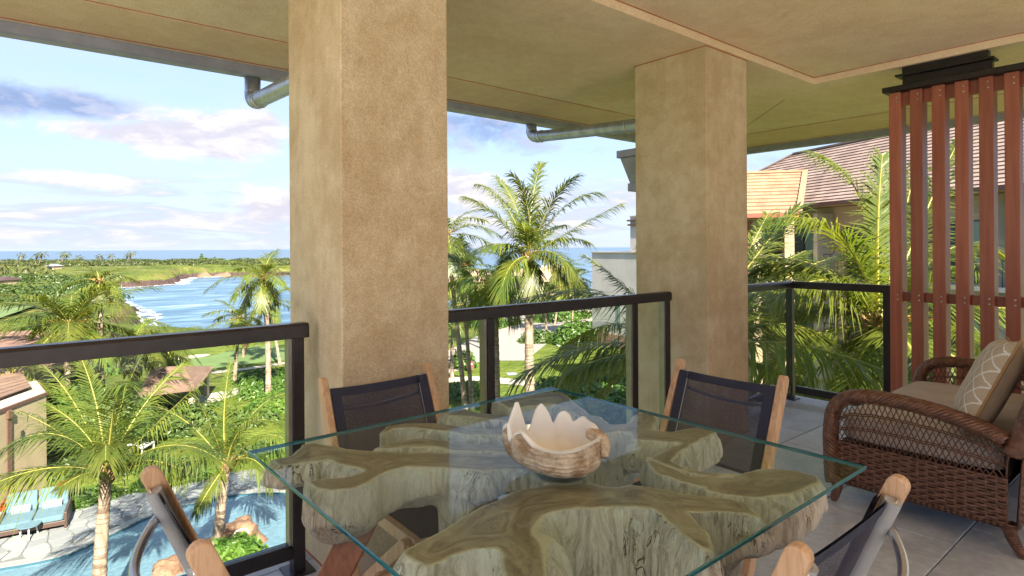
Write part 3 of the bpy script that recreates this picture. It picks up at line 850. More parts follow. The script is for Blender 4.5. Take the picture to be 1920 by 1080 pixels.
# ------------------------------------------------------------------ giant clam shell on the glass
m, t, p, o = new_mat('shell_outer')
v = coords(t)
n = t.noise(v, 22, 6, 0.65); n2 = t.noise(t.mapping(v, (30, 30, 160)), 1.0, 5, 0.7, 1.0)
c = t.mix(t.step(n, 0.34, 0.64), (0.36, 0.225, 0.125), (0.70, 0.58, 0.44))
c = t.mix(t.step(n2, 0.5, 0.75, 0, 0.7), c, (0.17, 0.085, 0.04))
c = t.mix(t.step(t.noise(v, 11, 4), 0.56, 0.7, 0, 0.7), c, (0.72, 0.60, 0.45))
t.put(p.inputs['Base Color'], c); p.inputs['Roughness'].default_value = 0.65
t.put(p.inputs['Normal'], t.bump(t.m('ADD', t.m('MULTIPLY', n2, 0.9), t.m('MULTIPLY', t.noise(v, 90, 4), 0.5)), 0.9, 0.006))
m, t, p, o = new_mat('shell_inner')
v = coords(t)
zz = t.sep(v)[2]
n = t.noise(v, 14, 4, 0.6)
c = t.mix(t.step(t.m('ADD', zz, t.m('MULTIPLY', n, 0.07)), 0.03, 0.105), (0.66, 0.55, 0.40), (0.80, 0.785, 0.75))
t.put(p.inputs['Base Color'], c); p.inputs['Roughness'].default_value = 0.34
t.put(p.inputs['Normal'], t.bump(t.noise(v, 30, 4), 0.15, 0.006))

SCn = at_z(1058, 884, .765)
RIMPX = [(1120,812,.020),(1112,796,.050),(1100,785,.080),(1090,780,.094),(1075,789,.100),(1068,777,.104),(1057,770,.105),(1047,776,.102),(1038,792,.098),(1029,773,.098),(1020,760,.096),(1014,756,.094),(1005,769,.088),(998,795,.082),(991,811,.074),
         (984,792,.068),(976,766,.062),(970,753,.058),(962,778,.046),(957,805,.032),(954,826,.018),(950,812,.006),(949,800,-.004),(954,792,-.014),(958,806,-.022),(962,822,-.032),(968,812,-.042),(976,806,-.050),(986,812,-.060),(1000,827,-.072),(1018,838,-.084),(1044,844,-.092),(1068,842,-.088),(1088,836,-.074),(1104,829,-.054),(1117,822,-.028),(1122,817,-.004)]
def _rim(px, py, F_):
    Zc = SCn.dot(FWD) + F_
    q = at(px, py, Zc) - Vector((SCn.x, SCn.y, 0))
    return (q.dot(RGT), F_, q.z - .7655)
RIM = [_rim(*q) for q in RIMPX]
def closed_spline(P, n):
    P = [Vector(q) for q in P]; k = len(P); out = []
    for i in range(n):
        u = i * k / n; j = int(u); f = u - j
        a, b, c, d = P[(j - 1) % k], P[j % k], P[(j + 1) % k], P[(j + 2) % k]
        out.append(0.5 * ((2 * b) + (c - a) * f + (2 * a - 5 * b + 4 * c - d) * f * f + (3 * b - a - 3 * c + d) * f ** 3))
    return out
NR = 222
rim = closed_spline(RIM, NR)
arc = [0.0]
lowrim = closed_spline([(a * .9, b * .9, .115) for a, b, c_ in RIM], NR)
sh = MB()
NS_ = 30
bot = Vector((.030, -.012, 0.0))
def shell_pt(i, s, inner):
    r_ = rim[i % NR]; lr = sum((rim[(i + k_) % NR] for k_ in range(-15, 16)), Vector()) / 31
    ph = math.atan2(r_.y, r_.x)
    base = lr.lerp(r_, max(0, min(1, (s - .12) / .78)))
    rad = (1 - (1 - s) ** 2.3) ** .62
    bl = .10 + .20 * max(0, math.cos(ph + .6)) - .10 * max(0, math.cos(ph - 3.0))
    x = bot.x + (base.x - bot.x) * rad * (1.0 + bl * math.sin(math.pi * s) * (1 - s) * 2)
    y = bot.y + (base.y - bot.y) * rad * (1.0 + bl * math.sin(math.pi * s) * (1 - s) * 2)
    z = base.z * (s ** 1.75)
    rr = Vector((x, y, 0)).length
    if not inner:
        g = (.0062 * abs(math.sin(s * 30 + 4.2 * noise.noise(Vector((x * 16, y * 16, 1))))) + .0035 * math.sin(ph * 11) * math.sin(math.pi * min(1, s * 1.1))) * min(1, s * 1.6) + .0045 * noise.noise(Vector((x * 26, y * 26, z * 26)))
        k_ = 1 + (g + .004) / max(rr, .02)
        return Vector((x * k_, y * k_, z + .002 * (1 - s)))
    th = .008 * (1 - s ** 5) + .0006
    k_ = 1 - th / max(rr, .02) * min(1, rr / .03)
    return Vector((x * k_, y * k_, z + th * (1 - s) * 1.1 + .001))
fw = Matrix(((RGT.x, FWD.x, 0, SCn.x), (RGT.y, FWD.y, 0, SCn.y), (0, 0, 1, SCn.z), (0, 0, 0, 1)))
S_vals = [(j / (NS_ - 1)) for j in range(NS_)]
vs = [fw @ shell_pt(i, max(s, .02), False) for s in S_vals for i in range(NR)] + [fw @ shell_pt(i, max(s, .02), True) for s in S_vals[::-1] for i in range(NR)]
fs = []; mi = []
for j in range(2 * NS_ - 1):
    for i in range(NR):
        i2 = (i + 1) % NR
        fs.append((j * NR + i, j * NR + i2, (j + 1) * NR + i2, (j + 1) * NR + i)); mi.append(0 if j < NS_ - 2 else 1)
sh.add(vs, fs)
# close the two tiny centres
sh.f.append(tuple(reversed(range(NR)))); mi.append(0)
sh.f.append(tuple(range((2 * NS_ - 1) * NR, 2 * NS_ * NR))); mi.append(1)
sh.mi = mi
zmin = min(v_.z for v_ in vs)
vs2 = [(v_[0] - SCn.x, v_[1] - SCn.y, v_[2] - zmin) for v_ in sh.v]; sh.v = vs2
shell = sh.build('clam_shell', ['shell_outer', 'shell_inner'], smooth=True, auto=70)
shell.location = (SCn.x, SCn.y, .7650)
tag(shell, 'giant clam shell with scalloped white inside on the glass table top', 'shell')
hb = MB()
hp = [fw @ Vector(q) for q in ((.078, .060, .085), (.100, .036, .100), (.112, .008, .092), (.116, -.014, .070), (.108, -.028, .048))]
hp = [Vector((q.x - SCn.x, q.y - SCn.y, q.z - SCn.z)) for q in hp]
hb.tube(bez(hp[0], hp[2] * 1.04, hp[4], 14), [.010 + .012 * math.sin(math.pi * min(1, (i + 2) / 15)) for i in range(14)], 12)
hb.build('hinge', 'shell_outer', shell, smooth=True)

# ------------------------------------------------------------------ folding sling chairs (sitter faces local -y)
def stile_outline(w, L, n=8):
    pts = [(-w / 2, 0), (w / 2, 0), (w / 2, L - w / 2)]
    for i in range(1, n): pts.append((w / 2 * math.cos(math.pi * i / n), L - w / 2 + w / 2 * math.sin(math.pi * i / n)))
    return pts + [(-w / 2, L - w / 2)]
def slat_bar(mb, p, q, w, th, x):
    """flat bar in a plane of constant x, rounded at the far end q; p, q = (y, z)"""
    d = Vector((0, q[0] - p[0], q[1] - p[1])); L = d.length; d.normalize()
    n = Vector((0, d.z, -d.y))
    Mx = Matrix(((0, 0, 1, x - th / 2), (n.y, d.y, 0, p[0]), (n.z, d.z, 0, p[1]), (0, 0, 0, 1)))
    return mb.extrude(stile_outline(w, L), Mx, th)
TOPP, MIDP, FOOT = (0.0, .885), (-.172, .455), (-.372, .004)
def make_chair():
    root = empty('folding_chair')
    hw = .2325
    lean = Vector((0, TOPP[0] - MIDP[0], TOPP[1] - MIDP[1])).normalized()
    bk = Vector((0, lean.z, -lean.y))
    for s in (-1, 1):
        x = s * hw
        slat_bar(MB(), FOOT, TOPP, .043, .028, x).build('back_leg', 'teak', root, bevel=.004)
        slat_bar(MB(), (-.045, .004), (-.585, .452), .042, .026, s * (hw - .034)).build('front_leg', 'teak', root, bevel=.004)
        slat_bar(MB(), (-.11, .452), (-.610, .440), .044, .024, s * (hw - .062)).build('seat_rail', 'teak', root, bevel=.004)
        a = Vector((s * (hw - .033), 0, 0)) + Vector((0, TOPP[0], TOPP[1])) - lean * .045 + bk * .010
        b = a - lean * .375
        MB().tube([a, b], .0175, 14).build('side_tube', 'grey_tube', root, smooth=True, auto=50)
        for k_, off in enumerate((.055, .105)):
            c_ = Vector((s * (hw - .022), TOPP[0], TOPP[1])) - lean * off + bk * .0145
            pl = MB().tube([c_, c_ + bk * .004], .017, 14).build('bracket', 'steel', root)
            MB().tube([c_ + bk * .004 + Vector((s * .004, 0, 0)), c_ + bk * .0075 + Vector((s * .004, 0, 0))], [.0075, .0055], 10).build('screw', 'screw_metal', pl)
        c_ = Vector((s * (hw - .034), TOPP[0], TOPP[1])) - lean * .205 + bk * .016
        MB().tube([c_, c_ + bk * .005], .008, 10).build('bolt', 'screw_metal', root)
    # bowed steel brace behind the sling
    z0 = Vector((0, TOPP[0], TOPP[1])) - lean * .108 + bk * .022
    pts = []
    for i in range(25):
        u = i / 24 * 2 - 1
        pts.append(z0 + Vector((u * (hw - .018), 0, 0)) + bk * (.085 * (1 - abs(u) ** 2.4)) - lean * (.015 * (1 - u * u)))
    MB().tube(pts, .0105, 12).build('back_brace', 'steel', root, smooth=True)
    # slings
    tw = hw - .033
    def back(u, v_):
        uu = u * 2 - 1
        p_ = Vector((uu * tw, TOPP[0], TOPP[1])) - lean * (.050 + .345 * v_) + bk * (.003 + .004 * (1 - uu * uu) * (0.4 + math.sin(math.pi * v_) * .6)) + lean * (-.005 * (1 - uu * uu) * (1 - v_))
        return p_
    def strip(fn, u0, u1, v0, v1, nu, nv, off, nrm):
        mb = MB()
        mb.grid(lambda a, b: fn(u0 + (u1 - u0) * a, v0 + (v1 - v0) * b) + nrm * off, nu, nv)
        mb.grid(lambda a, b: fn(u0 + (u1 - u0) * (1 - a), v0 + (v1 - v0) * b) - nrm * off, nu, nv)
        return mb
    MB().grid(back, 15, 11).build('back_sling', 'sling', root, smooth=True)
    strip(back, 0.0, 1.0, -.012, .085, 15, 3, .0025, bk).build('sling_hem', 'sling_hem', root, smooth=True)
    strip(back, 0.0, 1.0, .97, 1.01, 15, 3, .0025, bk).build('sling_hem', 'sling_hem', root, smooth=True)
    strip(lambda a, b: back(a, b) - bk * .021, -.035, .060, .0, 1.0, 3, 11, .0023, bk).build('sling_hem', 'sling_hem', root, smooth=True)
    strip(lambda a, b: back(a, b) - bk * .021, .940, 1.035, .0, 1.0, 3, 11, .0023, bk).build('sling_hem', 'sling_hem', root, smooth=True)
    def seat(u, v_):
        uu = u * 2 - 1
        return Vector((uu * (hw - .050), -.155 - .435 * v_, .470 - .010 * v_ - .016 * (1 - uu * uu)))
    strip(seat, 0, 1, 0, 1, 11, 9, .002, Vector((0, 0, 1))).build('seat_sling', 'sling_hem', root, smooth=True)
    for y, z in ((-.600, .440), (-.060, .060), (-.335, .10)):
        MB().tube([(-hw + .03, y, z), (hw - .03, y, z)], .011, 10).build('stretcher', 'teak', root, smooth=True, auto=50)
    return root
chairs = [((1.160, 2.268), 0, 'teak and black sling chair backed up to the broad near column'),
          ((2.297, 1.350), -90, 'teak and black sling chair between the table and the right column'),
          ((0.240, 1.368), 90, 'teak and black sling chair at the left of the table seen from behind'),
          ((1.245, 0.462), 180, 'teak and black sling chair in the bottom right foreground seen from behind')]
ch0 = make_chair()
for i, ((x, y), rz, lab) in enumerate(chairs):
    c_ = ch0 if i == 0 else dup_tree(ch0)
    c_.location = (x, y, 0.0); c_.rotation_euler = (0, 0, R(rz))
    tag(c_, lab, 'chair', 'folding sling chairs round the glass table')

# ------------------------------------------------------------------ wicker sofa (faces +y)
XL, XR, YF, YB = 3.43, 4.84, 1.40, .62
so = Vector((4.13, 1.0, 0))
sofa = thing('wicker_sofa', 'brown wicker two seat sofa with taupe cushion in front of the red louvres', 'sofa', so)
def weave(name, P, N, nu, nv, parent, rib=.0055, hgt=None):
    """over-and-under strands on the patch P(u, v) with outward normal N"""
    N = Vector(N)
    mb = MB()
    for j in range(nv):
        v0, v1 = (j + .08) / nv, (j + .92) / nv
        rows = []
        n_seg = nu * 2
        for i in range(n_seg + 1):
            u = i / n_seg
            off = .0065 * math.sin(math.pi * (u * nu + j)) 
            rows.append((P(u, v0) + N * off, P(u, (v0 + v1) / 2) + N * (off + .0035), P(u, v1) + N * off))
        vs = [q for r3 in rows for q in r3]
        fs = []
        for i in range(n_seg):
            for k_ in (0, 1): fs.append((i * 3 + k_, (i + 1) * 3 + k_, (i + 1) * 3 + k_ + 1, i * 3 + k_ + 1))
        mb.add(vs, fs)
    for i in range(nu + 1):
        u = (i + .0) / nu
        pts = [P(u, j / 8) for j in range(9)]
        mb.tube(pts, .0045, 5, cap=False)
    o_ = mb.build(name, 'wicker', parent, org=so, smooth=True)
    o_['kind'] = 'stuff'
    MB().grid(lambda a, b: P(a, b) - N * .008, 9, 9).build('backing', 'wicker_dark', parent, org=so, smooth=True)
    return o_
def braid(name, path, parent, rx_, rz_, n=11, twist=5.0, rs=.0125):
    """rope of helical strands round a path, wider sideways (rx_) than tall (rz_)"""
    path = [Vector(q) for q in path]; k = len(path); mb = MB()
    fr = []
    for i, q in enumerate(path):
        t_ = (path[min(i + 1, k - 1)] - path[max(i - 1, 0)]).normalized()
        sd = Vector((1, 0, 0)) - t_ * t_.x
        sd.normalize(); fr.append((q, sd, sd.cross(t_)))
    for s in range(n):
        pts = []
        for i, (q, a, b) in enumerate(fr):
            w = 2 * math.pi * (s / n + twist * i / (k - 1))
            pts.append(q + a * (math.cos(w) * rx_) + b * (math.sin(w) * rz_))
        mb.tube(pts, rs, 5, cap=False)
    o_ = mb.build(name, 'wicker', parent, org=so, smooth=True); o_['kind'] = 'stuff'
    MB().tube(path, [min(rx_, rz_)] * k, 8).build('core', 'wicker_dark', parent, org=so, smooth=True)
    return o_
def smooth_path(P, n):
    P = [Vector(q) for q in P]; out = []
    k = len(P) - 1
    for i in range(n):
        u = i * k / (n - 1); j = min(int(u), k - 1); f = u - j
        a, b, c, d = P[max(j - 1, 0)], P[j], P[j + 1], P[min(j + 2, k)]
        out.append(0.5 * ((2 * b) + (c - a) * f + (2 * a - 5 * b + 4 * c - d) * f * f + (3 * b - a - 3 * c + d) * f ** 3))
    return out
ARM = [(1.405, .115), (1.412, .25), (1.412, .40), (1.385, .515), (1.315, .580), (1.20, .602), (1.05, .600), (.90, .583), (.76, .548), (.66, .512)]
def arm_z(y):
    for (ya, za), (yb, zb) in zip(ARM[3:-1], ARM[4:]):
        if yb <= y <= ya: return za + (zb - za) * (y - ya) / (yb - ya)
    return .5
for side, x in (('l', XL), ('r', XR)):
    sg = -1 if side == 'l' else 1
    arm = empty('arm', (0, 0, 0)); arm.parent = sofa
    path = smooth_path([(x + sg * .012 * (i > 2), y, z) for i, (y, z) in enumerate(ARM)], 120)
    braid('arm_roll', path, arm, .048, .027, 9, 7.0, .0105)
    weave('woven_panel', lambda u, v_, x=x: Vector((x, .66 + .735 * u, .125 + .210 * v_)), (sg, 0, 0), 19, 15, arm)
    lat = MB(); nlat = 27
    for i in range(-6, nlat + 6):
        for sl in (-1, 1):
            ya = .67 + .70 * i / nlat; yb = ya + sl * .105
            pts = []
            for k_ in range(7):
                y = ya + (yb - ya) * k_ / 6
                if not (.665 < y < 1.385): continue
                z = .335 + (arm_z(y) - .02 - .335) * k_ / 6
                pts.append(Vector((x + sl * .003, y, z)))
            if len(pts) > 2: lat.tube(pts, .0026, 4, cap=False)
    for zf in (.36, .68):
        for dz in (-.005, .005):
            lat.tube([Vector((x + .004 * math.sin(i * 1.3), .665 + .72 * i / 40, .335 + (arm_z(.665 + .72 * i / 40) - .355) * zf + dz)) for i in range(41)], .0032, 4, cap=False)
    lo = lat.build('lattice', 'wicker', arm, org=so, smooth=True); lo['kind'] = 'stuff'
    braid('edge_roll', [(x, .655 + .745 * i / 30, .118) for i in range(31)], arm, .011, .011, 5, 12, .005)
    for (y, dy, nm) in ((1.385, .02, 'f'), (.655, -.055, 'r')):
        pts = [Vector((x - sg * .012 + sg * .018 * (k_ / 7) ** 2 * (nm == 'r'), y + dy * (k_ / 7) ** 2, .13 - .127 * k_ / 7)) for k_ in range(8)]
        pts.append(pts[-1] - Vector((0, 0, .002)))
        mb = MB().tube(pts, [.026 - .010 * k_ / 7 for k_ in range(8)] + [.015], 12)
        lg = mb.build('leg', 'wicker', sofa, org=so, smooth=True)
        rg = MB()
        for k_ in range(16):
            f = k_ / 15 * 6.6; j = int(f); q = pts[j].lerp(pts[j + 1], f - j)
            rr = .026 - .010 * f / 7 + .0025
            rg.tube([q + Vector((math.cos(w) * rr, math.sin(w) * rr, w * .0008)) for w in [2 * math.pi * a / 12 for a in range(13)]], .0042, 4, cap=False)
        w_ = rg.build('wrapping', 'wicker', lg, org=so, smooth=True); w_['kind'] = 'stuff'
front = empty('front_apron'); front.parent = sofa
weave('woven_panel', lambda u, v_: Vector((XL + (XR - XL) * u, 1.398, .125 + .19 * v_)), (0, 1, 0), 36, 14, front)
back = empty('backrest'); back.parent = sofa
def bk_y(z): return .650 - .06 * max(0, (z - .12)) - .22 * max(0, z - .42) ** 1.1
weave('woven_panel', lambda u, v_: Vector((XL - .01 + (XR - XL + .02) * u, bk_y(.12 + .80 * v_) - .03, .12 + .80 * v_)), (0, -1, 0), 48, 60, back)
weave('woven_panel', lambda u, v_: Vector((XL + (XR - XL) * (1 - u), bk_y(.34 + .58 * v_) + .025, .34 + .58 * v_)), (0, 1, 0), 48, 44, back)
bp = smooth_path([(XL, .640, .46), (XL - .01, .590, .58), (XL - .008, .545, .72), (XL + .05, .50, .86), (XL + .22, .475, .93), (4.13, .47, .955), (XR - .22, .475, .93), (XR - .05, .50, .86), (XR + .008, .545, .72), (XR + .01, .590, .58), (XR, .640, .46)], 180)
def braid_free(name, path, parent, r_, n, twist, rs):
    mb = MB(); k = len(path); ref = Vector((0, 1, 0.2)).normalized()
    for s in range(n):
        pts = []
        for i, q in enumerate(path):
            t_ = (path[min(i + 1, k - 1)] - path[max(i - 1, 0)]).normalized()
            a = t_.cross(ref).normalized(); b = t_.cross(a)
            w = 2 * math.pi * (s / n + twist * i / (k - 1)); pts.append(q + a * math.cos(w) * r_ + b * math.sin(w) * r_)
        mb.tube(pts, rs, 5, cap=False)
    o_ = mb.build(name, 'wicker', parent, org=so, smooth=True); o_['kind'] = 'stuff'
    MB().tube(path, r_, 8).build('core', 'wicker_dark', parent, org=so, smooth=True)
braid_free('back_roll', bp, back, .034, 12, 14, .0125)
MB().box((XL + .03, .66, .30), (XR - .03, 1.38, .325)).build('seat_deck', 'wicker_dark', sofa, org=so)
def soft_box(c_, hx, hy, hz, n=4, bulge=.25):
    bm = bmesh.new(); bmesh.ops.create_cube(bm, size=2.0)
    bmesh.ops.subdivide_edges(bm, edges=bm.edges[:], cuts=14, use_grid_fill=True)
    mb = MB(); vs = []
    for v_ in bm.verts:
        x, y, z = v_.co
        ee = 12.0
        L = (abs(x) ** ee + abs(y) ** ee + abs(z) ** ee) ** (1 / ee)
        x, y, z = x / L, y / L, z / L
        zz = z * (1 + bulge * (1 - x * x) ** .6 * (1 - y * y) ** .6 * (1 if z > 0 else .2))
        q = Vector((x * hx, y * hy, zz * hz)) + Vector((0, 0, .004 * noise.noise(Vector((x * 5, y * 3, z)))))
        vs.append(Vector(c_) + q)
    bm.verts.index_update()
    mb.add(vs, [[w.index for w in f.verts] for f in bm.faces]); bm.free()
    return mb
cu = soft_box((4.135, 1.035, .400), .655, .365, .068).build('seat_cushion', 'cushion', sofa, org=so, smooth=True)
def welt(x0, x1, y0, y1, z, r_):
    return MB().tube([(x0 + r_, y0, z), (x1 - r_, y0, z), (x1, y0 + r_, z), (x1, y1 - r_, z), (x1 - r_, y1, z), (x0 + r_, y1, z), (x0, y1 - r_, z), (x0, y0 + r_, z), (x0 + r_, y0, z)], .005, 6)
welt(3.482, 4.788, .673, 1.397, .452, .03).build('piping', 'cushion', cu, org=so, smooth=True)

# patterned scatter pillow
m, t, p, o = new_mat('pillow_print')
v = coords(t)
sx = t.sep(v)
def cell(off):
    u_ = t.m('SUBTRACT', t.m('FRACT', t.m('ADD', t.m('MULTIPLY', sx[0], 15.0), off + 50)), .5)
    w_ = t.m('SUBTRACT', t.m('FRACT', t.m('ADD', t.m('MULTIPLY', sx[2], 11.5), off + 50)), .5)
    u_ = t.m('ABSOLUTE', u_); w_ = t.m('ABSOLUTE', w_)
    d1 = t.vm('LENGTH', t.xyz(t.m('SUBTRACT', u_, .21), w_, 0)); d2_ = t.vm('LENGTH', t.xyz(u_, t.m('SUBTRACT', w_, .21), 0))
    return t.m('MINIMUM', d1, d2_)
line = t.step(t.m('ABSOLUTE', t.m('SUBTRACT', cell(0.0), cell(0.5))), .05, .10, 1, 0)
c = t.mix(line, (0.52, 0.43, 0.32), (0.78, 0.76, 0.70))
fz = t.step(t.noise(v, 220, 3), .3, .7, .85, 1.1)
t.put(p.inputs['Base Color'], t.mix(1.0, c, t.xyz(fz, fz, fz), 'MULTIPLY')); p.inputs['Roughness'].default_value = .9
t.put(p.inputs['Normal'], t.bump(t.noise(v, 260, 3), .25, .005))
def pillow_surf(sgn, S_=.25, T_=.085):
    def fn(u, v_):
        a, b = u * 2 - 1, v_ * 2 - 1
        pin = 1 - .07 * (1 - abs(a) ** 2) * abs(b) ** 3; pin2 = 1 - .07 * (1 - abs(b) ** 2) * abs(a) ** 3
        th = T_ * max(0, (1 - a ** 4) * (1 - b ** 4)) ** .55 
        return Vector((a * S_ * pin2, sgn * th + .004 * noise.noise(Vector((a * 4, b * 4, sgn))), b * S_ * pin))
    return fn
pil = tag(MB().grid(pillow_surf(1), 29, 29).build('throw_pillow', 'pillow_print', smooth=True), 'beige pillow with white trellis print leaning in the wicker sofa corner', 'pillow')
mbp = MB().grid(lambda u, v_: pillow_surf(-1)(1 - u, v_), 29, 29).build('pillow_back', 'pillow_back', pil, smooth=True)
ed = []
fn = pillow_surf(1)
for k_ in range(40): ed.append(fn(k_ / 40, 0) * 1.01)
for k_ in range(40): ed.append(fn(1, k_ / 40) * 1.01)
for k_ in range(40): ed.append(fn(1 - k_ / 40, 1) * 1.01)
for k_ in range(41): ed.append(fn(0, 1 - k_ / 40) * 1.01)
ed = [Vector((q.x, 0, q.z)) for q in ed]
MB().tube(ed, .007, 7, cap=False).build('piping', 'cord', pil, smooth=True)
pil.matrix_world = Matrix.Translation((3.78, .80, .685)) @ Matrix.Rotation(R(14), 4, 'Z') @ Matrix.Rotation(R(24), 4, 'X') @ Matrix.Rotation(R(6), 4, 'Y')
# ------------------------------------------------------------------ land and sea
GZ, SEA = -9.0, -14.6
LAND = [(3000, 600), (500, 300), (240, 210), (120, 176), (60, 162), (38, 156), (14, 138), (-6, 104), (-26, 84), (-40, 84), (-56, 92), (-72, 120), (-90, 150), (-112, 176), (-136, 205), (-158, 238), (-163, 250),
        (-157, 262), (-150, 280), (-158, 292), (-170, 318), (-178, 340), (-168, 350), (-148, 352), (-128, 360), (-104, 366), (-80, 375), (-66, 392), (-72, 430), (-90, 500), (-150, 560), (-300, 600), (-700, 590), (-3000, 560),
        (-6000, 0), (-6000, -8000), (8000, -8000), (8000, 600)]
def land_height(X, Z):
    """X lateral, Z depth arrays -> ground height"""
    sd = poly_sdf(X, Z, LAND)
    r = np.sqrt(X * X + Z * Z)
    rough = np.clip((r - 60) / 200, 0.15, 1)
    sd = sd + fbm(X / 11, Z / 11, X * 0, 4) * 9 * rough
    far = np.clip((r - 110) / 150, 0, 1)
    h = GZ + far * (fbm(X / 60, Z / 60, X * 0 + 5, 4) * 3.2 + fbm(X / 9, Z / 9, X * 0 + 8, 3) * 1.3 - .6)
    headland = np.exp(-((X + 190) / 60) ** 2 - ((Z - 320) / 45) ** 2) * 1.6
    h = h + headland
    inn = -sd
    k = np.clip(inn / np.where(r > 150, 9.0, 5.0), 0, 1); k = k * k * (3 - 2 * k)
    rocks = (1 - k) * fbm(X / 3.5, Z / 3.5, X * 0 + 3, 4) * 2.4 * np.clip(inn / 3 + 1, 0, 1)
    return np.where(inn > -6, (SEA - 3.0) + (h - SEA + 3.0) * np.clip(k + np.clip((inn + 6) / 40, 0, .18) * (1 - k), 0, 1) + rocks * rough, SEA - 3.5)
angs = np.concatenate([np.linspace(-62, 50, 520), np.linspace(50, 298, 70)[1:-1]])
angs = np.radians(angs)
rr = np.concatenate([[3.0], np.exp(np.linspace(math.log(9), math.log(700), 340)), np.exp(np.linspace(math.log(760), math.log(9000), 14))])
A, RR = np.meshgrid(angs, rr, indexing='ij')
X, Z = RR * np.sin(A), RR * np.cos(A)
H = land_height(X, Z)
H = np.where(RR > 700, np.where(H > SEA, GZ, SEA - 3.5), H)
wx, wy = X * RGT.x + Z * FWD.x, X * RGT.y + Z * FWD.y
na, nr_ = A.shape
V = np.stack([wx, wy, H], -1).reshape(-1, 3)
i, j = np.meshgrid(np.arange(na), np.arange(nr_ - 1), indexing='ij')
i2 = (i + 1) % na
F = np.stack([i * nr_ + j, i * nr_ + j + 1, i2 * nr_ + j + 1, i2 * nr_ + j], -1).reshape(-1, 4)[:, ::-1]
m, t, p, o = new_mat('land')
v = coords(t, 'World')
xz = t.xyz(t.vm('DOT_PRODUCT', v, tuple(RGT)), t.vm('DOT_PRODUCT', v, tuple(FWD)), 0)
PX, PZ = t.sep(xz)[0], t.sep(xz)[1]
nz = t.sep(t.node('ShaderNodeNewGeometry').outputs['Normal'])[2]
n1 = t.noise(v, .045, 6, .62); n2 = t.noise(v, .35, 5, .65); n3 = t.noise(v, 1.8, 4, .65)
f = t.m('ADD', t.m('MULTIPLY', n1, .5), t.m('ADD', t.m('MULTIPLY', n2, .3), t.m('MULTIPLY', n3, .2)))
veg = t.mix(t.step(f, .38, .60), (0.040, 0.066, 0.014), (0.110, 0.130, 0.028))
veg = t.mix(t.step(t.noise(v, .1, 5, .7), .54, .66, 0, .8), veg, (0.20, 0.17, 0.065))
lawn = t.mix(t.step(n2, .35, .65), (0.085, 0.120, 0.018), (0.125, 0.155, 0.028))
def ellm(cx, cz, sx_, sz_, ed=.25):
    a = t.m('DIVIDE', t.m('SUBTRACT', PX, cx), sx_); b = t.m('DIVIDE', t.m('SUBTRACT', PZ, cz), sz_)
    d = t.m('ADD', t.m('SQRT', t.m('ADD', t.m('MULTIPLY', a, a), t.m('MULTIPLY', b, b))), t.m('MULTIPLY', t.m('SUBTRACT', n1, .5), .9))
    return t.step(d, 1 - ed, 1.0, 1, 0)
lm = None
for e_ in [(-118, 138, 42, 28), (-30, 66, 17, 12), (-240, 420, 70, 18), (-160, 470, 60, 10), (-330, 330, 60, 25), (-300, 250, 40, 30), (8, 58, 34, 16), (-5, 100, 30, 24)]:
    q_ = ellm(*e_); lm = q_ if lm is None else t.m('MAXIMUM', lm, q_)
near = t.step(t.vm('LENGTH', xz), 40, 60, 1, 0)
c = t.mix(t.m('MAXIMUM', lm, near), veg, lawn)
h = t.sep(v)[2]
rock = t.mix(t.step(n3, .35, .65), (0.035, 0.026, 0.026), (0.105, 0.068, 0.056))
rk = t.m('MULTIPLY', t.step(t.m('ADD', h, t.m('MULTIPLY', n2, 3.0)), -10.2, -10.9), 1.0)
c = t.mix(rk, c, rock)
sand = t.m('MULTIPLY', ellm(-170, 347, 10, 7), t.step(h, -10.5, -11.5))
c = t.mix(sand, c, (0.20, 0.135, 0.085))
cliff = t.m('MULTIPLY', t.step(nz, .93, .75), t.step(h, -11.5, -10))
c = t.mix(t.m('MULTIPLY', cliff, .8), c, (0.15, 0.115, 0.05))
t.put(p.inputs['Base Color'], c); p.inputs['Roughness'].default_value = .95; p.inputs['Specular IOR Level'].default_value = .1
t.put(p.inputs['Normal'], t.bump(t.m('ADD', t.m('MULTIPLY', n3, .7), n2), .8, .8))
near_pave = None
g = raw_mesh('ground', V, F, ['land'], smooth=True)
tag(g, 'green coastal land with golf lawns and a rocky headland', kind='structure')

m, t, p, o = new_mat('sea_water')
v = coords(t, 'World')
w1 = t.noise(t.mapping(v, (.05, .12, 1), (0, 0, R(-40))), 1.0, 7, .68, .6); w2 = t.noise(t.mapping(v, (.35, .7, 1), (0, 0, R(-40))), 1.0, 4, .6)
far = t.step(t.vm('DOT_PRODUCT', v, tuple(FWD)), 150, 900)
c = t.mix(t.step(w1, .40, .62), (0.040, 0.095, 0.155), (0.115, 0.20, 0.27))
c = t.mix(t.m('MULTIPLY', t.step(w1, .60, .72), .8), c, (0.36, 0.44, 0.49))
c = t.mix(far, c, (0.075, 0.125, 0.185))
fo = t.noise(v, .12, 6, .7, 1.2)
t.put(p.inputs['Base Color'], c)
p.inputs['Roughness'].default_value = .32; p.inputs['Specular IOR Level'].default_value = .16
t.put(p.inputs['Normal'], t.bump(t.m('ADD', w1, t.m('MULTIPLY', w2, .35)), .35, 2.0))
ring = [(math.cos(a) * 45000, math.sin(a) * 45000, SEA) for a in [2 * math.pi * k_ / 128 for k_ in range(128)]]
tag(MB().add(ring, [tuple(range(128))]).build('sea', 'sea_water'), 'blue sea with small waves reaching the horizon', kind='structure')
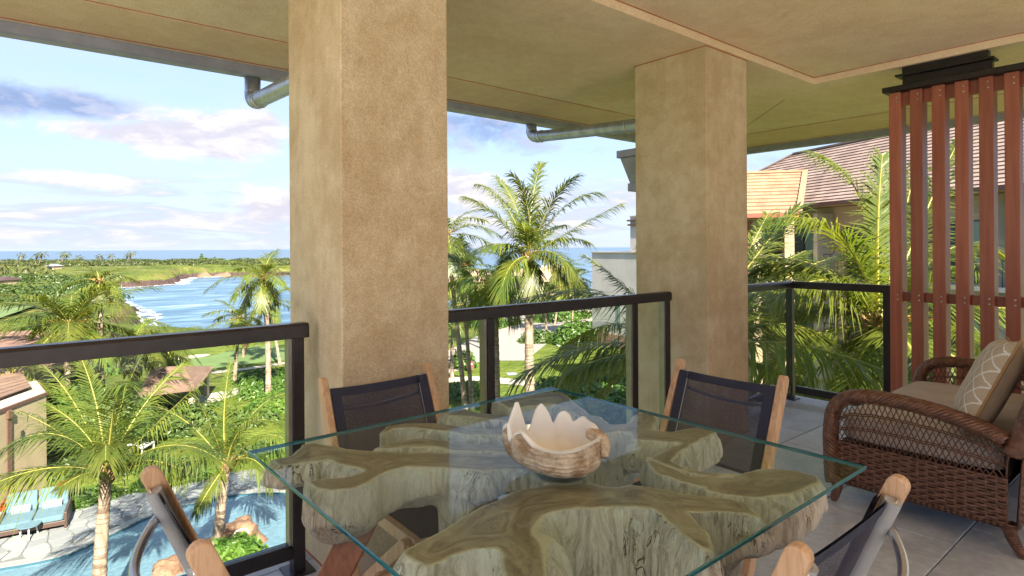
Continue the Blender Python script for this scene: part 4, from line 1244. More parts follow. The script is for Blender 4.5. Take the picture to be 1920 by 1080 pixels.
# surf along the rocks
m, t, p, o = new_mat('foam')
v = coords(t, 'World')
n = t.noise(v, .3, 6, .72, 1.0)
p.inputs['Base Color'].default_value = (.80, .82, .84, 1); p.inputs['Roughness'].default_value = .9
tr = t.node('ShaderNodeBsdfTransparent'); mx = t.node('ShaderNodeMixShader')
at_ = t.node('ShaderNodeAttribute', attribute_name='fade').outputs['Fac']
t.put(mx.inputs[0], t.step(t.m('ADD', n, t.m('MULTIPLY', t.m('SUBTRACT', at_, .5), .55)), .50, .60, 0, .85))
t.l.new(tr.outputs[0], mx.inputs[1]); t.l.new(p.outputs[0], mx.inputs[2]); t.l.new(mx.outputs[0], o.inputs[0])
coast = [Vector((a, b)) for a, b in LAND[8:31]]
pts = []
for a, b in zip(coast[:-1], coast[1:]):
    k = max(2, int((b - a).length / 3))
    for q in range(k): pts.append(a.lerp(b, q / k))
vs = []; fade = []
for i, q in enumerate(pts):
    d = (pts[min(i + 2, len(pts) - 1)] - pts[max(i - 2, 0)]).normalized(); n_ = Vector((-d.y, d.x))
    # outward is the side with the larger signed distance
    s1 = poly_sdf(np.array([q.x + n_.x * 4]), np.array([q.y + n_.y * 4]), LAND)[0]
    if s1 < 0: n_ = -n_
    for off, fd in ((-5, .62), (1.0, .5), (3, .25), (6, .03), (10, 0.0)):
        P = q + n_ * off; w = plan(P.x, P.y, SEA + .25); vs.append(w); fade.append(fd)
fs = []
for i in range(len(pts) - 1):
    for k in range(4): fs.append((i * 5 + k, i * 5 + k + 1, (i + 1) * 5 + k + 1, (i + 1) * 5 + k))
fo_ = MB().add(vs, fs).build('surf', 'foam')
a_ = fo_.data.attributes.new('fade', 'FLOAT', 'POINT'); a_.data.foreach_set('value', fade)
tag(fo_, 'white surf breaking along the rocky shore', kind='stuff')
# ------------------------------------------------------------------ planting
mat_leaf('palm_leaf', (0.080, 0.128, 0.018), (0.150, 0.175, 0.026), (0.21, 0.19, 0.032), 0.47, 0.44, .9)
mat_leaf('palm_leaf_cool', (0.070, 0.130, 0.026), (0.130, 0.175, 0.032), (0.20, 0.19, 0.04), 0.48, 0.42, .9)
mat_leaf('palm_leaf_far', (0.045, 0.070, 0.022), (0.080, 0.095, 0.028), (0.12, 0.115, 0.035), 0.25, 0.5, .3)
mat_leaf('shrub_leaf', (0.045, 0.105, 0.014), (0.105, 0.185, 0.028), (0.17, 0.22, 0.05), 0.28, 0.4, 1.6)
mat_leaf('dark_leaf', (0.045, 0.085, 0.018), (0.085, 0.130, 0.026), (0.09, 0.12, 0.03), 0.25, 0.45, .8)
mat_leaf('red_leaf', (0.30, 0.045, 0.012), (0.42, 0.12, 0.015), (0.12, 0.13, 0.02), 0.25, 0.4, 2.0)
mat_leaf('straw_leaf', (0.105, 0.08, 0.03), (0.15, 0.115, 0.04), (0.10, 0.10, 0.025), 0.25, 0.5, 2.0)
mat_plain('rachis', (0.30, 0.265, 0.055), 0.5, scale=4)
mat_plain('flower_stalk', (0.24, 0.14, 0.03), 0.6, scale=9)
mat_plain('palm_fibre', (0.22, 0.13, 0.06), 0.9, scale=14, bump=.5, bscale=50)
m, t, p, o = new_mat('palm_trunk')
v = coords(t, 'World')
n = t.noise(t.mapping(v, (6, 6, 2)), 1.0, 5, .65); rg_ = t.noise(t.mapping(v, (.6, .6, 11)), 1.0, 4, .6, .6)
c = t.mix(t.step(n, .35, .65), (0.19, 0.135, 0.095), (0.33, 0.26, 0.20))
c = t.mix(t.step(rg_, .50, .62, 0, .85), c, (0.10, 0.062, 0.04))
t.put(p.inputs['Base Color'], c); p.inputs['Roughness'].default_value = .9
t.put(p.inputs['Normal'], t.bump(t.m('ADD', n, rg_), .8, .03))

prs = np.random.RandomState(11)
def frond_arrays(P0, P1, P2, nl, lmax, wid, droop, lod, rach, ang=(32, 62), hang=0.0):
    """leaflets both sides of a curved midrib; returns verts, tris, material index"""
    t_ = np.linspace(0, 1, nl + 4)[2:-2] * .92 + .08
    t_ = np.concatenate([t_, t_ + .4 / nl]); side = np.repeat([1, -1], nl)
    t_ = np.clip(t_, 0, 1)
    P0, P1, P2 = [np.array(q, dtype=float) for q in (P0, P1, P2)]
    def B(u): u = u[:, None]; return P0 * (1 - u) ** 2 + P1 * 2 * u * (1 - u) + P2 * u * u
    def T(u):
        u = u[:, None]; d = 2 * (1 - u) * (P1 - P0) + 2 * u * (P2 - P1)
        return d / np.linalg.norm(d, axis=1, keepdims=True)
    pos, tan = B(t_), T(t_)
    up = np.array([0, 0, 1.0])
    hz_ = np.array([P2[0] - P0[0], P2[1] - P0[1], 0.0]); hz_ /= max(np.linalg.norm(hz_), 1e-6)
    S0 = np.cross(hz_, up)
    S = S0 - (tan @ S0)[:, None] * tan; S /= np.linalg.norm(S, axis=1, keepdims=True)
    N = np.cross(S, tan)
    L = lmax * np.clip(np.minimum(1, (t_ / .22) ** .7), 0, 1) * (1 - .60 * np.clip((t_ - .4) / .6, 0, 1) ** 1.5) * (.84 + .30 * prs.rand(len(t_))) * np.where(prs.rand(len(t_)) < .06, .35, 1.0)
    a = np.radians(ang[0] + (ang[1] - ang[0]) * t_ + prs.randn(len(t_)) * 5)
    lift = .28 - .2 * t_ + prs.randn(len(t_)) * .07
    d = S * (side * np.cos(a))[:, None] + tan * np.sin(a)[:, None] + N * lift[:, None]
    d /= np.linalg.norm(d, axis=1, keepdims=True)
    segs = [0, .45, 1.0] if lod >= 2 else [0, .5, 1.0] if lod == 1 else [0, 1.0]
    dr = droop * (.5 + 1.0 * prs.rand(len(t_)) + .25 * np.sin(t_ * 9 + prs.rand() * 6))
    hor = np.cross(d, up); hn = np.linalg.norm(hor, axis=1, keepdims=True); wv = np.cross(d, N); wv /= np.linalg.norm(wv, axis=1, keepdims=True) + 1e-9
    rows = []
    for s in segs:
        c_ = pos + d * (L * s)[:, None] - up * (L * dr * s * s)[:, None] - up * hang * (L * s)[:, None]
        w = wid * (1.0 if s == 0 else .95 if s < .9 else .06) * (.6 if s == 0 else 1)
        rows.append(c_ - wv * w / 2); rows.append(c_ + wv * w / 2)
    k = len(segs); n = len(t_)
    V = np.stack(rows, 1).reshape(-1, 3); base = np.arange(n)[:, None] * (2 * k)
    F = []
    for i in range(k - 1):
        q = base + np.array([2 * i, 2 * i + 1, 2 * i + 3, 2 * i + 2]); F.append(q)
    F = np.concatenate(F); mi = np.zeros(len(F), int)
    # midrib
    m_ = 12 if lod >= 2 else 7 if lod == 1 else 4
    u = np.linspace(0, 1, m_); c_ = B(u); tt = T(u); s_ = S0 - (tt @ S0)[:, None] * tt; s_ /= np.linalg.norm(s_, axis=1, keepdims=True); nn = np.cross(s_, tt)
    r = rach * (1 - .85 * u)[:, None]
    ring = np.stack([c_ - s_ * r, c_ - nn * r * .7, c_ + s_ * r, c_ + nn * r * .6], 1).reshape(-1, 3)
    b0 = len(V); f2 = []
    for i in range(m_ - 1):
        for j in range(4): f2.append([b0 + i * 4 + j, b0 + i * 4 + (j + 1) % 4, b0 + (i + 1) * 4 + (j + 1) % 4, b0 + (i + 1) * 4 + j])
    V = np.concatenate([V, ring]); F = np.concatenate([F, np.array(f2)]); mi = np.concatenate([mi, np.ones(len(f2), int)])
    return V, F, mi

def palm(label, base, crown, L, nf=16, lod=1, group='coconut palms', r0=.17, custom=(), leaf='palm_leaf', droop=.35, seed=1, bow=.25, emin=-38, straw=1, wind=0.0, lmax=None, nl=None, name='coconut_palm', wid=None, stalks=5, boots=True, skew=None):
    base, crown = Vector(base), Vector(crown)
    rs = random.Random(seed)
    root = thing(name, label, 'palm tree', base, group=group)
    og = np.array(base)
    # trunk
    mid = (base + crown) / 2 + Vector((rs.uniform(-1, 1), rs.uniform(-1, 1), 0)) * bow
    nseg = 44 if lod >= 2 else 20 if lod == 1 else 7
    pts = bez(base - Vector((0, 0, .3)), mid, crown, nseg)
    rad = [r0 * (1.35 - .35 * min(1, i / nseg * 6)) * (1 - .35 * i / nseg) * (1 + (.07 if i % 2 else -.05) * (lod > 0)) for i in range(nseg)]
    MB().tube(pts, rad, 12 if lod >= 2 else 8 if lod == 1 else 5).build('trunk', 'palm_trunk', root, org=base, smooth=True)
    nl = nl or {0: 11, 1: 30, 2: 66}[lod]
    wid = wid or {0: .22, 1: .085, 2: .040}[lod] * (L / 3.4)
    lmax = lmax or L * .29
    rach = {0: .05, 1: .035, 2: .028}[lod]
    specs = []
    for (c1, tip) in custom: specs.append((crown, Vector(c1), Vector(tip), 0))
    ga = rs.uniform(0, 6.28)
    for i in range(nf):
        f = (i + .5) / nf
        e = math.radians(78 + (emin - 78) * f ** .85 + rs.uniform(-7, 7)); a = ga + i * 2.39996 + rs.uniform(-.25, .25)
        l = L * (.78 + .3 * math.sin(math.pi * min(1, f * 1.1))) * rs.uniform(.88, 1.1)
        h = Vector((math.cos(a), math.sin(a), 0))
        if skew is not None: h = (h + Vector(skew) * .35).normalized()
        drop = math.radians(rs.uniform(48, 78))
        p1 = crown + (h * math.cos(e) + Vector((0, 0, math.sin(e)))) * l * .52
        p2 = p1 + (h * math.cos(e - drop) + Vector((0, 0, math.sin(e - drop)))) * l * .55 + Vector((wind * l, 0, 0))
        specs.append((crown, p1, p2, f))
    for (p0, p1, p2, f) in specs:
        ln = (p1 - p0).length + (p2 - p1).length
        Vv, Ff, mi = frond_arrays(p0, p1, p2, nl, lmax * min(1.15, max(.6, ln / L)), wid, droop * (1 + .5 * f), lod, rach)
        mat = 'straw_leaf' if (straw and f > .93) else leaf
        raw_mesh('frond', Vv - og, Ff, [mat, 'rachis'], root, smooth=False, mi=mi)
    if lod >= 1 and boots:
        mb = MB()
        for i in range(9):
            a = i * 2.4; h = Vector((math.cos(a), math.sin(a), 0))
            q = crown - Vector((0, 0, .35 - .03 * i))
            mb.tube([q, q + h * r0 * .9 + Vector((0, 0, .22)), q + h * r0 * 1.5 + Vector((0, 0, .5))], [.06, .05, .02], 6)
        bo = mb.build('leaf_base', 'palm_fibre', root, org=base, smooth=True); bo['kind'] = 'stuff'
    if lod >= 1 and stalks:
        for i in range(stalks):
            a = rs.uniform(0, 6.28); h = Vector((math.cos(a), math.sin(a), 0))
            mb = MB()
            q = crown + h * .10
            e1 = q + h * L * .13 + Vector((0, 0, L * .07))
            mb.tube([q, e1], [.022, .014], 5)
            for k in range(7):
                b = h * rs.uniform(.3, 1) + Vector((rs.uniform(-.7, .7), rs.uniform(-.7, .7), rs.uniform(-.5, .2)))
                mb.tube([q.lerp(e1, .4 + k * .08), e1 + b * L * .075], [.012, .006], 4)
            s_ = mb.build('flower_stalk', 'flower_stalk', root, org=base)
    return root

def pxz(px, py, Z): return at(px, py, Z)
def gnd(px, Z, z=GZ):
    d = ray(px, CY); d = d * (Z / F_PX); return Vector((d.x, d.y, z))
def cu_(Zc, *lst):
    """(control px, control dz, tip px, tip dz) -> world points round a crown at depth Zc"""
    return [(at(a, b, Zc + d1), at(c_, d, Zc + d2)) for (a, b, d1, c_, d, d2) in lst]

# two palms by the pool
palm('big palm leaning over the pool with a ringed trunk left of the glass table', gnd(178, 16.0), at(200, 888, 16.0), 3.3, 5, 2, 'palms round the pool', .20,
     cu_(16.0, (222, 740, .2, 272, 655, .6), (188, 745, .8, 148, 662, 1.5), (112, 758, -.6, -8, 852, -1.0), (95, 858, -.8, -50, 905, -1.4), (285, 800, .2, 405, 690, .6), (330, 792, -.4, 418, 868, -1.0),
         (150, 745, .9, 82, 686, 1.8), (160, 876, -1.0, 112, 915, -1.5), (250, 760, 1.2, 345, 680, 2.2), (120, 800, 1.4, 30, 770, 2.4), (215, 700, -.9, 240, 720, -1.7)), droop=.6, seed=3, bow=.15, emin=25, straw=0)
palm('shorter palm beside the pool boulder, right of the big leaning palm', gnd(400, 21.0), at(424, 874, 21.0), 3.0, 5, 2, 'palms round the pool', .19,
     cu_(21.0, (412, 770, 0, 432, 680, .5), (448, 752, .3, 540, 800, .6), (470, 732, 1.0, 560, 735, 1.8), (365, 815, -.5, 292, 862, -1.0), (350, 765, .8, 275, 760, 1.4), (396, 905, -.9, 366, 965, -1.4), (480, 830, -.6, 512, 910, -1.0),
         (385, 760, -.4, 340, 700, -.8), (505, 770, -.6, 560, 850, -1.2), (345, 850, 1.0, 300, 930, 1.6)), droop=.6, seed=5, bow=.1, emin=20, straw=0)
# middle distance, left
palm('large bushy palm in front of the bay, crown just above the left railing', gnd(125, 31), at(131, 612, 31), 4.5, 19, 2, 'palms between the houses and the bay', seed=8, nl=52, wid=.07, emin=-8)
palm('low palm with crown touching the left railing, under the dark headland rocks', gnd(250, 38), at(252, 642, 38), 3.2, 15, 1, 'palms between the houses and the bay', seed=9)
palm('low palm left of the striped shore rock, crown above the railing', gnd(310, 43), at(304, 648, 43), 3.4, 14, 1, 'palms between the houses and the bay', seed=10)
palm('small palm against the beige house wall at the left edge', gnd(28, 29), at(22, 706, 29), 2.6, 12, 1, 'palms between the houses and the bay', r0=.15, seed=12, emin=-5, straw=0)
palm('low palm at the left edge in front of the golf fairway', gnd(-25, 36), at(-20, 640, 36), 3.6, 14, 1, 'palms between the houses and the bay', seed=13)
palm('tall palm with pale trunk standing against the bay next to the near column', gnd(500, 40), at(493, 523, 40), 3.5, 16, 2, 'palms between the lawn and the bay', .20, seed=15, nl=44, wid=.062, wind=.05, emin=-28, straw=0)
palm('middling palm left of the tall pale trunked palm by the bay', gnd(438, 47), at(449, 600, 47), 3.1, 15, 1, 'palms between the lawn and the bay', .17, seed=16)
palm('slim palm half hidden behind the tall pale trunked palm by the bay', gnd(525, 54), at(505, 568, 54), 3.0, 13, 1, 'palms between the lawn and the bay', .15, seed=17)
palm('slim curved palm beyond the lawn left of the near column', gnd(455, 58), at(462, 612, 58), 2.4, 11, 1, 'palms between the lawn and the bay', .13, seed=18)
palm('palm with yellow fronds on the shrub slope below the bushy palm', gnd(190, 36), at(186, 528, 36), 2.4, 13, 1, 'palms between the houses and the bay', seed=19)
# middle opening
palm('tallest palm between the two columns with an upright fountain of fronds', gnd(993, 30), at(992, 480, 30), 4.0, 10, 2, 'palms along the driveway', .27,
     cu_(30, (1002, 365, -.3, 958, 325, -.6), (992, 370, 1.0, 1014, 305, 1.8), (1062, 352, .3, 1126, 362, .2), (1075, 428, -.4, 1166, 380, -.8), (928, 386, -.5, 872, 368, -1.0), (948, 352, .6, 893, 345, 1.2), (1050, 430, 1.2, 1105, 455, 2.2),
         (950, 440, -1.2, 905, 470, -1.8), (1030, 460, -1.2, 1062, 540, -1.9), (970, 365, 1.4, 930, 330, 2.4), (1035, 352, -1, 1082, 330, -1.6)), seed=21, bow=.1, emin=-45, nl=70, wid=.062, lmax=1.2, droop=.5, straw=0)
palm('palm with drooping dark fronds left of the tallest driveway palm', gnd(929, 34), at(926, 532, 34), 3.5, 17, 2, 'palms along the driveway', .22, leaf='palm_leaf_cool', droop=.6, seed=22, bow=.1, emin=-48, nl=46, wid=.06)
palm('palm with pale leaning trunk half hidden by the near column', gnd(872, 38), at(838, 440, 38), 4.2, 16, 1, 'palms along the driveway', .17, seed=23, bow=.2, nl=44, wid=.07)
palm('thin trunked palm beside the pale leaning trunk', gnd(884, 39), at(866, 500, 39), 3.4, 14, 1, 'palms along the driveway', .15, seed=24, bow=.3, leaf='palm_leaf_cool', nl=44, wid=.065)
palm('short palm with low crown at the driveway lawn by the near column', gnd(846, 48), at(852, 575, 48), 3.4, 14, 1, 'palms along the driveway', .16, seed=25)
for i, (cx, cy, bx, Z, L, lab) in enumerate([(1022, 552, 1023, 74, 3.2, 'short palm left of the planted drive island'), (1052, 540, 1038, 80, 3.6, 'leaning palm at the left end of the drive island'),
                                             (1078, 520, 1070, 70, 3.4, 'pale green palm in front of the drive island'), (1060, 505, 1062, 96, 4.2, 'palm rising behind the drive island'), (1092, 552, 1055, 88, 3.2, 'small palm on the drive island near the parked car'),
                                             (905, 560, 902, 62, 3.0, 'small palm beside the red brown gatehouse wall')]):
    palm(lab, gnd(bx, Z), at(cx, cy, Z), L, 13, 1, 'palms along the driveway', .16, seed=30 + i, nl=24, wid=.11)
# close palms on the right
palm('palm close to the balcony hidden behind the right column, fronds spreading both sides', gnd(1300, 10.5), at(1292, 668, 10.5), 3.7, 7, 2, 'palms close to the balcony', .2,
     cu_(10.5, (1225, 575, .2, 1098, 478, .5), (1120, 602, -.3, 965, 712, -.6), (1445, 432, .1, 1600, 530, .3), (1405, 480, .6, 1500, 385, 1.0), (1500, 600, -.3, 1690, 668, -.5), (1440, 560, -.7, 1560, 640, -1.0), (1200, 650, .7, 1110, 750, 1.0),
         (1400, 610, .8, 1530, 590, 1.4), (1380, 690, -.7, 1440, 780, -1.0), (1420, 650, .5, 1520, 760, .8), (1180, 640, -.7, 1060, 700, -1.1), (1400, 520, 1.5, 1510, 470, 2.2), (1460, 520, 1.0, 1610, 590, 1.8), (1490, 470, 1.4, 1640, 470, 2.4), (1450, 660, .2, 1570, 770, .4), (1390, 500, 1.8, 1440, 400, 2.8), (1470, 700, .9, 1600, 720, 1.6)), droop=.5, seed=41, bow=.1, emin=0, skew=(1.5, 2.0, 0), leaf='palm_leaf', nl=100, wid=.036, lmax=1.0, stalks=2, straw=0)
palm('palm close behind the red louvres with fronds arching over the corner railing', gnd(1655, 9.6), at(1648, 612, 9.6), 3.1, 12, 2, 'palms close to the balcony', .2,
     cu_(9.6, (1600, 372, 0, 1438, 412, -.2), (1655, 335, .3, 1528, 286, .4), (1640, 420, -.2, 1655, 288, -.2), (1580, 470, -.3, 1455, 560, -.6), (1780, 400, .3, 1870, 480, .4), (1760, 330, .9, 1800, 260, 1.5), (1760, 520, -.4, 1900, 600, -.6),
         (1560, 560, .9, 1430, 600, 1.5), (1720, 620, -.6, 1800, 740, -.9), (1580, 640, .3, 1480, 740, .6), (1500, 440, .9, 1400, 520, 1.4), (1700, 380, 1.0, 1720, 300, 1.9)), droop=.5, seed=42, bow=.1, emin=-25, leaf='palm_leaf', nl=100, wid=.029, lmax=.80, stalks=6, straw=0)

# far palms on the headland
farp = [(40, 478, 430, 'far palm on the headland skyline, leftmost of the row'), (70, 478, 410, 'far palm on the headland skyline, left of a thick pair'), (80, 476, 410, 'far palm on the skyline leaning right above the small grey roof'),
        (118, 477, 440, 'far palm of a pair left of mid headland'), (126, 476, 440, 'right palm of a pair left of mid headland'), (149, 482, 470, 'short lone far palm on the headland skyline'), (187, 480, 480, 'slim far palm right of the short lone one'),
        (208, 479, 480, 'slim far palm standing alone mid headland'), (240, 478, 470, 'left palm of the last pair on the headland skyline'), (247, 474, 470, 'right palm of the last pair on the headland skyline'),
        (4, 498, 230, 'far palm at the left edge above the brown pavilion'), (16, 502, 240, 'palm in the far grove, left above the brown pavilion'), (33, 492, 260, 'palm in the far grove, tall above the brown pavilion'), (50, 501, 250, 'palm in the far grove right of the brown pavilion'),
        (66, 512, 230, 'low palm in the far grove right of the brown pavilion'), (88, 502, 260, 'palm in the far grove before the small grey roof'), (97, 515, 240, 'lowest palm on the right of the far grove'), (-12, 505, 240, 'palm of the far grove at the picture edge'), (62, 496, 275, 'thin palm at the back of the far grove')]
for i, (x, y, Z, lab) in enumerate(farp):
    base = gnd(x + rnd.uniform(-8, 2) * (Z > 300) + rnd.uniform(-2, 2), Z + 2, GZ + .2)
    palm(lab, base, at(x, y, Z), 4.3 if Z > 300 else 4.0, 13, 0, 'far palms on the headland', .30, leaf='palm_leaf_far', seed=60 + i, wid=.30, droop=.6)

# ------------------------------------------------------------------ shrubs
def leaf_cloud(c, rx_, ry_, rz_, n, size, seed, up=.5, shell=.5):
    r = np.random.RandomState(seed)
    d = r.randn(n, 3); d /= np.linalg.norm(d, axis=1, keepdims=True); d[:, 2] = np.abs(d[:, 2]) * 1.0 - .15 * r.rand(n)
    rad = shell + (1 - shell) * r.rand(n) ** .6
    lump = 1 + .28 * fbm(d[:, 0] * 2.3 + seed, d[:, 1] * 2.3, d[:, 2] * 2.3, 3)
    P = d * (rad * lump)[:, None] * np.array([rx_, ry_, rz_])
    nrm = d + r.randn(n, 3) * .7 + np.array([0, 0, up]); nrm /= np.linalg.norm(nrm, axis=1, keepdims=True)
    a = np.cross(nrm, r.randn(n, 3)); a /= np.linalg.norm(a, axis=1, keepdims=True) + 1e-9; b = np.cross(nrm, a)
    s = size * (.6 + .8 * r.rand(n))[:, None]
    V = np.stack([P - a * s, P - b * s * .42 + nrm * s * .1, P + a * s, P + b * s * .42 + nrm * s * .1], 1).reshape(-1, 3) + np.array(c)
    F = np.arange(n * 4).reshape(-1, 4)
    return V, F
def shrub(name, label, c, r, n, size, mat, seed, cat='shrub', group=None, stem=True, **kw):
    root = thing(name, label, cat, c, group=group)
    Vv, Ff = leaf_cloud((0, 0, 0), r[0], r[1], r[2], n, size, seed, **kw)
    raw_mesh('foliage', Vv, Ff, [mat], root)
    if stem:
        mb = MB()
        for i in range(4):
            a = i * 1.6 + seed
            mb.tube([(0, 0, -.15), (math.cos(a) * r[0] * .3, math.sin(a) * r[1] * .3, r[2] * .4), (math.cos(a) * r[0] * .55, math.sin(a) * r[1] * .55, r[2] * .75)], [.03 * r[2] + .01, .02 * r[2], .006], 5)
        mb.build('stem', 'palm_fibre', root)
    return root
def cover(name, label, pts, r, n, size, mat, seed, kind='stuff'):
    Vs, Fs = [], []; k = 0
    for i, q in enumerate(pts):
        Vv, Ff = leaf_cloud(q, r[0], r[1], r[2], n, size, seed + i)
        Vs.append(Vv); Fs.append(Ff + k); k += len(Vv)
    o_ = raw_mesh(name, np.concatenate(Vs), np.concatenate(Fs), [mat])
    return tag(o_, label, kind=kind)
S = lambda px, py, z=GZ: at_z(px, py, z)
shrub('hedge', 'bright green low hedge beside the pool deck, under the big palm', S(140, 950), (2.0, .8, .75), 2600, .11, 'shrub_leaf', 1)
shrub('hedge', 'green hedge beyond the pool deck between the two pool palms', S(330, 905), (1.9, .9, .8), 2200, .12, 'shrub_leaf', 2)
shrub('bromeliad', 'red orange leafy plants at the left edge behind the daybed', S(8, 955), (.5, .5, .6), 420, .18, 'red_leaf', 3, cat='plant', up=1.0)
shrub('bromeliad', 'small orange flowered plant in the bed right of the daybed', S(118, 925), (.5, .4, .5), 300, .16, 'red_leaf', 4, cat='plant', up=1.0)
shrub('broadleaf_tree', 'rounded broadleaf tree in front of the beige house wall', S(150, 840) + Vector((0, 0, 1.2)), (2.0, 2.0, 2.6), 3800, .15, 'shrub_leaf', 5, cat='tree')
shrub('broadleaf_tree', 'dark leafy tree right of the beige house window', S(215, 845) + Vector((0, 0, .8)), (2.2, 2.0, 2.4), 3400, .16, 'dark_leaf', 6, cat='tree')
shrub('broadleaf_shrub', 'shrub behind the short pool palm near the brown roof', S(375, 800), (2.6, 2.0, 1.5), 2400, .16, 'dark_leaf', 7)
shrub('broadleaf_shrub', 'lush shrub below the tall pale trunked palm', S(520, 765), (2.2, 1.6, 1.2), 2400, .14, 'shrub_leaf', 8)
shrub('broadleaf_shrub', 'shrub at the foot of the short pool palm by the boulder', S(440, 1050), (1.0, .7, .85), 1100, .16, 'shrub_leaf', 9, up=.9)
cover('ground_cover', 'low leafy ground cover on the slope below the bay palms', [S(470 + 9 * (i % 9) + rnd.uniform(-5, 5), 705 + 9 * (i // 9) + rnd.uniform(-4, 4)) for i in range(45)], (1.5, 1.5, .5), 150, .16, 'shrub_leaf', 100)
cover('ground_cover', 'dark planting bed behind the pool deck', [S(-20 + 34 * i + rnd.uniform(-8, 8), 900 - 3.2 * i + rnd.uniform(-8, 8)) for i in range(17)], (1.2, .8, .6), 320, .14, 'dark_leaf', 150)
cover('ground_cover', 'leafy planting along the path behind the pool palms', [S(250 + 40 * i + rnd.uniform(-8, 8), 790 + rnd.uniform(-25, 25)) for i in range(7)], (1.5, 1.2, .7), 260, .17, 'dark_leaf', 180)
cover('ground_cover', 'shrubby belt of green between the houses and the bay', [gnd(-60 + 12 * i + rnd.uniform(-10, 10), rnd.uniform(46, 80)) for i in range(20)], (3.0, 2.4, 1.2), 330, .32, 'shrub_leaf', 220)
cover('coastal_scrub', 'dark coastal scrub over the headland', [gnd(rnd.uniform(-60, 560), rnd.uniform(400, 560), GZ + .3) for i in range(170)] , (11, 6, 2.6), 120, .95, 'palm_leaf_far', 300)
cover('coastal_scrub', 'scrub and bushes before the bay on the left', [gnd(rnd.uniform(-80, 200), rnd.uniform(110, 230), GZ) for i in range(90)], (5, 4, 2.0), 150, .55, 'dark_leaf', 500)
# wind bent ironwoods on the far skyline
for i, (x, y, w, hh, lab) in enumerate([(336, 486, 10, 8, 'dark low ironwood clump at the left of the far skyline row'), (344, 484, 7, 7, 'small dark ironwood beside the low clump on the skyline'), (378, 474, 8, 16, 'tallest dark ironwood on the far headland skyline'), (386, 482, 10, 10, 'bushy dark ironwood right of the tallest one'),
                                        (396, 484, 7, 7, 'small round ironwood in the middle of the skyline row'), (402, 481, 6, 9, 'slim ironwood near the right end of the skyline row'), (418, 484, 14, 6, 'broad low ironwood at the right end of the skyline row'), (58, 484, 10, 8, 'dark bush between far palms at the left skyline'), (222, 485, 13, 6, 'dark low bush left of the last palm pair on the skyline')]):
    Z = 520; c_ = gnd(x, Z, GZ); top = at(x, y, Z).z
    shrub('ironwood_tree', lab, c_, (w * Z / F_PX * .55, 3, (top - GZ) * 1.0), 260, .9, 'dark_leaf', 700 + i, cat='tree', group='dark trees on the far skyline', shell=.2)
# middle opening
cover('planting_bed', 'bright green low shrubs beside the footpath', [S(846 + 10 * i + rnd.uniform(-3, 3), 742 + rnd.uniform(-9, 9)) for i in range(6)], (1.4, 1.2, .9), 420, .14, 'shrub_leaf', 800)
cover('planting_bed', 'lush green planting under the near palm between the columns', [S(1030 + 14 * (i % 12) + rnd.uniform(-6, 6), 735 + 17 * (i // 12) + rnd.uniform(-6, 6)) for i in range(48)], (1.3, 1.2, 1.3), 420, .20, 'shrub_leaf', 820)
shrub('hedge', 'clipped green hedge on the round drive island', S(1050, 598), (6.5, 3.2, 1.4), 2400, .26, 'shrub_leaf', 840)
shrub('hedge', 'green hedge running along the left side of the driveway', S(870, 612), (6.0, 1.8, 1.5), 1800, .26, 'shrub_leaf', 841)
shrub('hedge', 'small pointed hedge bed beside the drive bend', S(938, 612), (3.2, 1.3, .9), 1200, .22, 'shrub_leaf', 842)
shrub('hedge', 'tall yellow green shrubs against the white building', S(1088, 640), (4.4, 2.4, 2.6), 2600, .28, 'shrub_leaf', 843)
shrub('broadleaf_tree', 'slim leafy tree beside the maroon roof at the gatehouse', S(938, 588), (2.2, 2.0, 7.5), 1500, .34, 'shrub_leaf', 844, cat='tree', shell=.2)
shrub('broadleaf_shrub', 'round shrub at the near edge of the drive', S(1010, 640), (2.6, 2.0, 1.4), 1300, .22, 'dark_leaf', 845)
shrub('broadleaf_shrub', 'leafy shrub beside the brown sign', S(868, 690), (1.4, 1.2, 1.7), 900, .18, 'shrub_leaf', 846)
cover('ground_cover', 'green beds far along the drive', [S(rnd.uniform(845, 905), rnd.uniform(590, 606)) for i in range(16)] + [S(rnd.uniform(1000, 1105), rnd.uniform(566, 574)) for i in range(14)], (3.0, 2.0, 1.2), 200, .35, 'dark_leaf', 860)
# ------------------------------------------------------------------ pool and deck
mat_plain('coping', (0.22, 0.222, 0.215), .7, kind='World', scale=3)
mat_plain('pool_wall', (0.03, 0.09, 0.13), .4, kind='World')
mat_plain('paving_base', (0.13, 0.13, 0.125), .9, kind='World')
m, t, p, o = new_mat('flagstone')
v = coords(t, 'World'); oi = t.node('ShaderNodeObjectInfo').outputs['Random']
c = t.mix(oi, (0.165, 0.17, 0.172), (0.255, 0.262, 0.262))
c = t.mix(t.step(t.noise(v, 3, 4, .6), .4, .7, 0, .5), c, (0.19, 0.20, 0.21))
t.put(p.inputs['Base Color'], c); p.inputs['Roughness'].default_value = .75
t.put(p.inputs['Normal'], t.bump(t.noise(v, 9, 4), .3, .02))
m, t, p, o = new_mat('pool_water')
v = coords(t, 'World')
w1 = t.noise(t.mapping(v, (3.6, 6.5, 1), (0, 0, R(-40))), 1.0, 5, .62, .5); w2 = t.noise(v, 7, 3, .6)
c = t.mix(t.step(w1, .35, .65), (0.085, 0.16, 0.215), (0.125, 0.215, 0.27))
t.put(p.inputs['Base Color'], c); p.inputs['Roughness'].default_value = .05; p.inputs['Specular IOR Level'].default_value = .5
t.put(p.inputs['Normal'], t.bump(t.m('ADD', w1, t.m('MULTIPLY', w2, .3)), .22, .08))

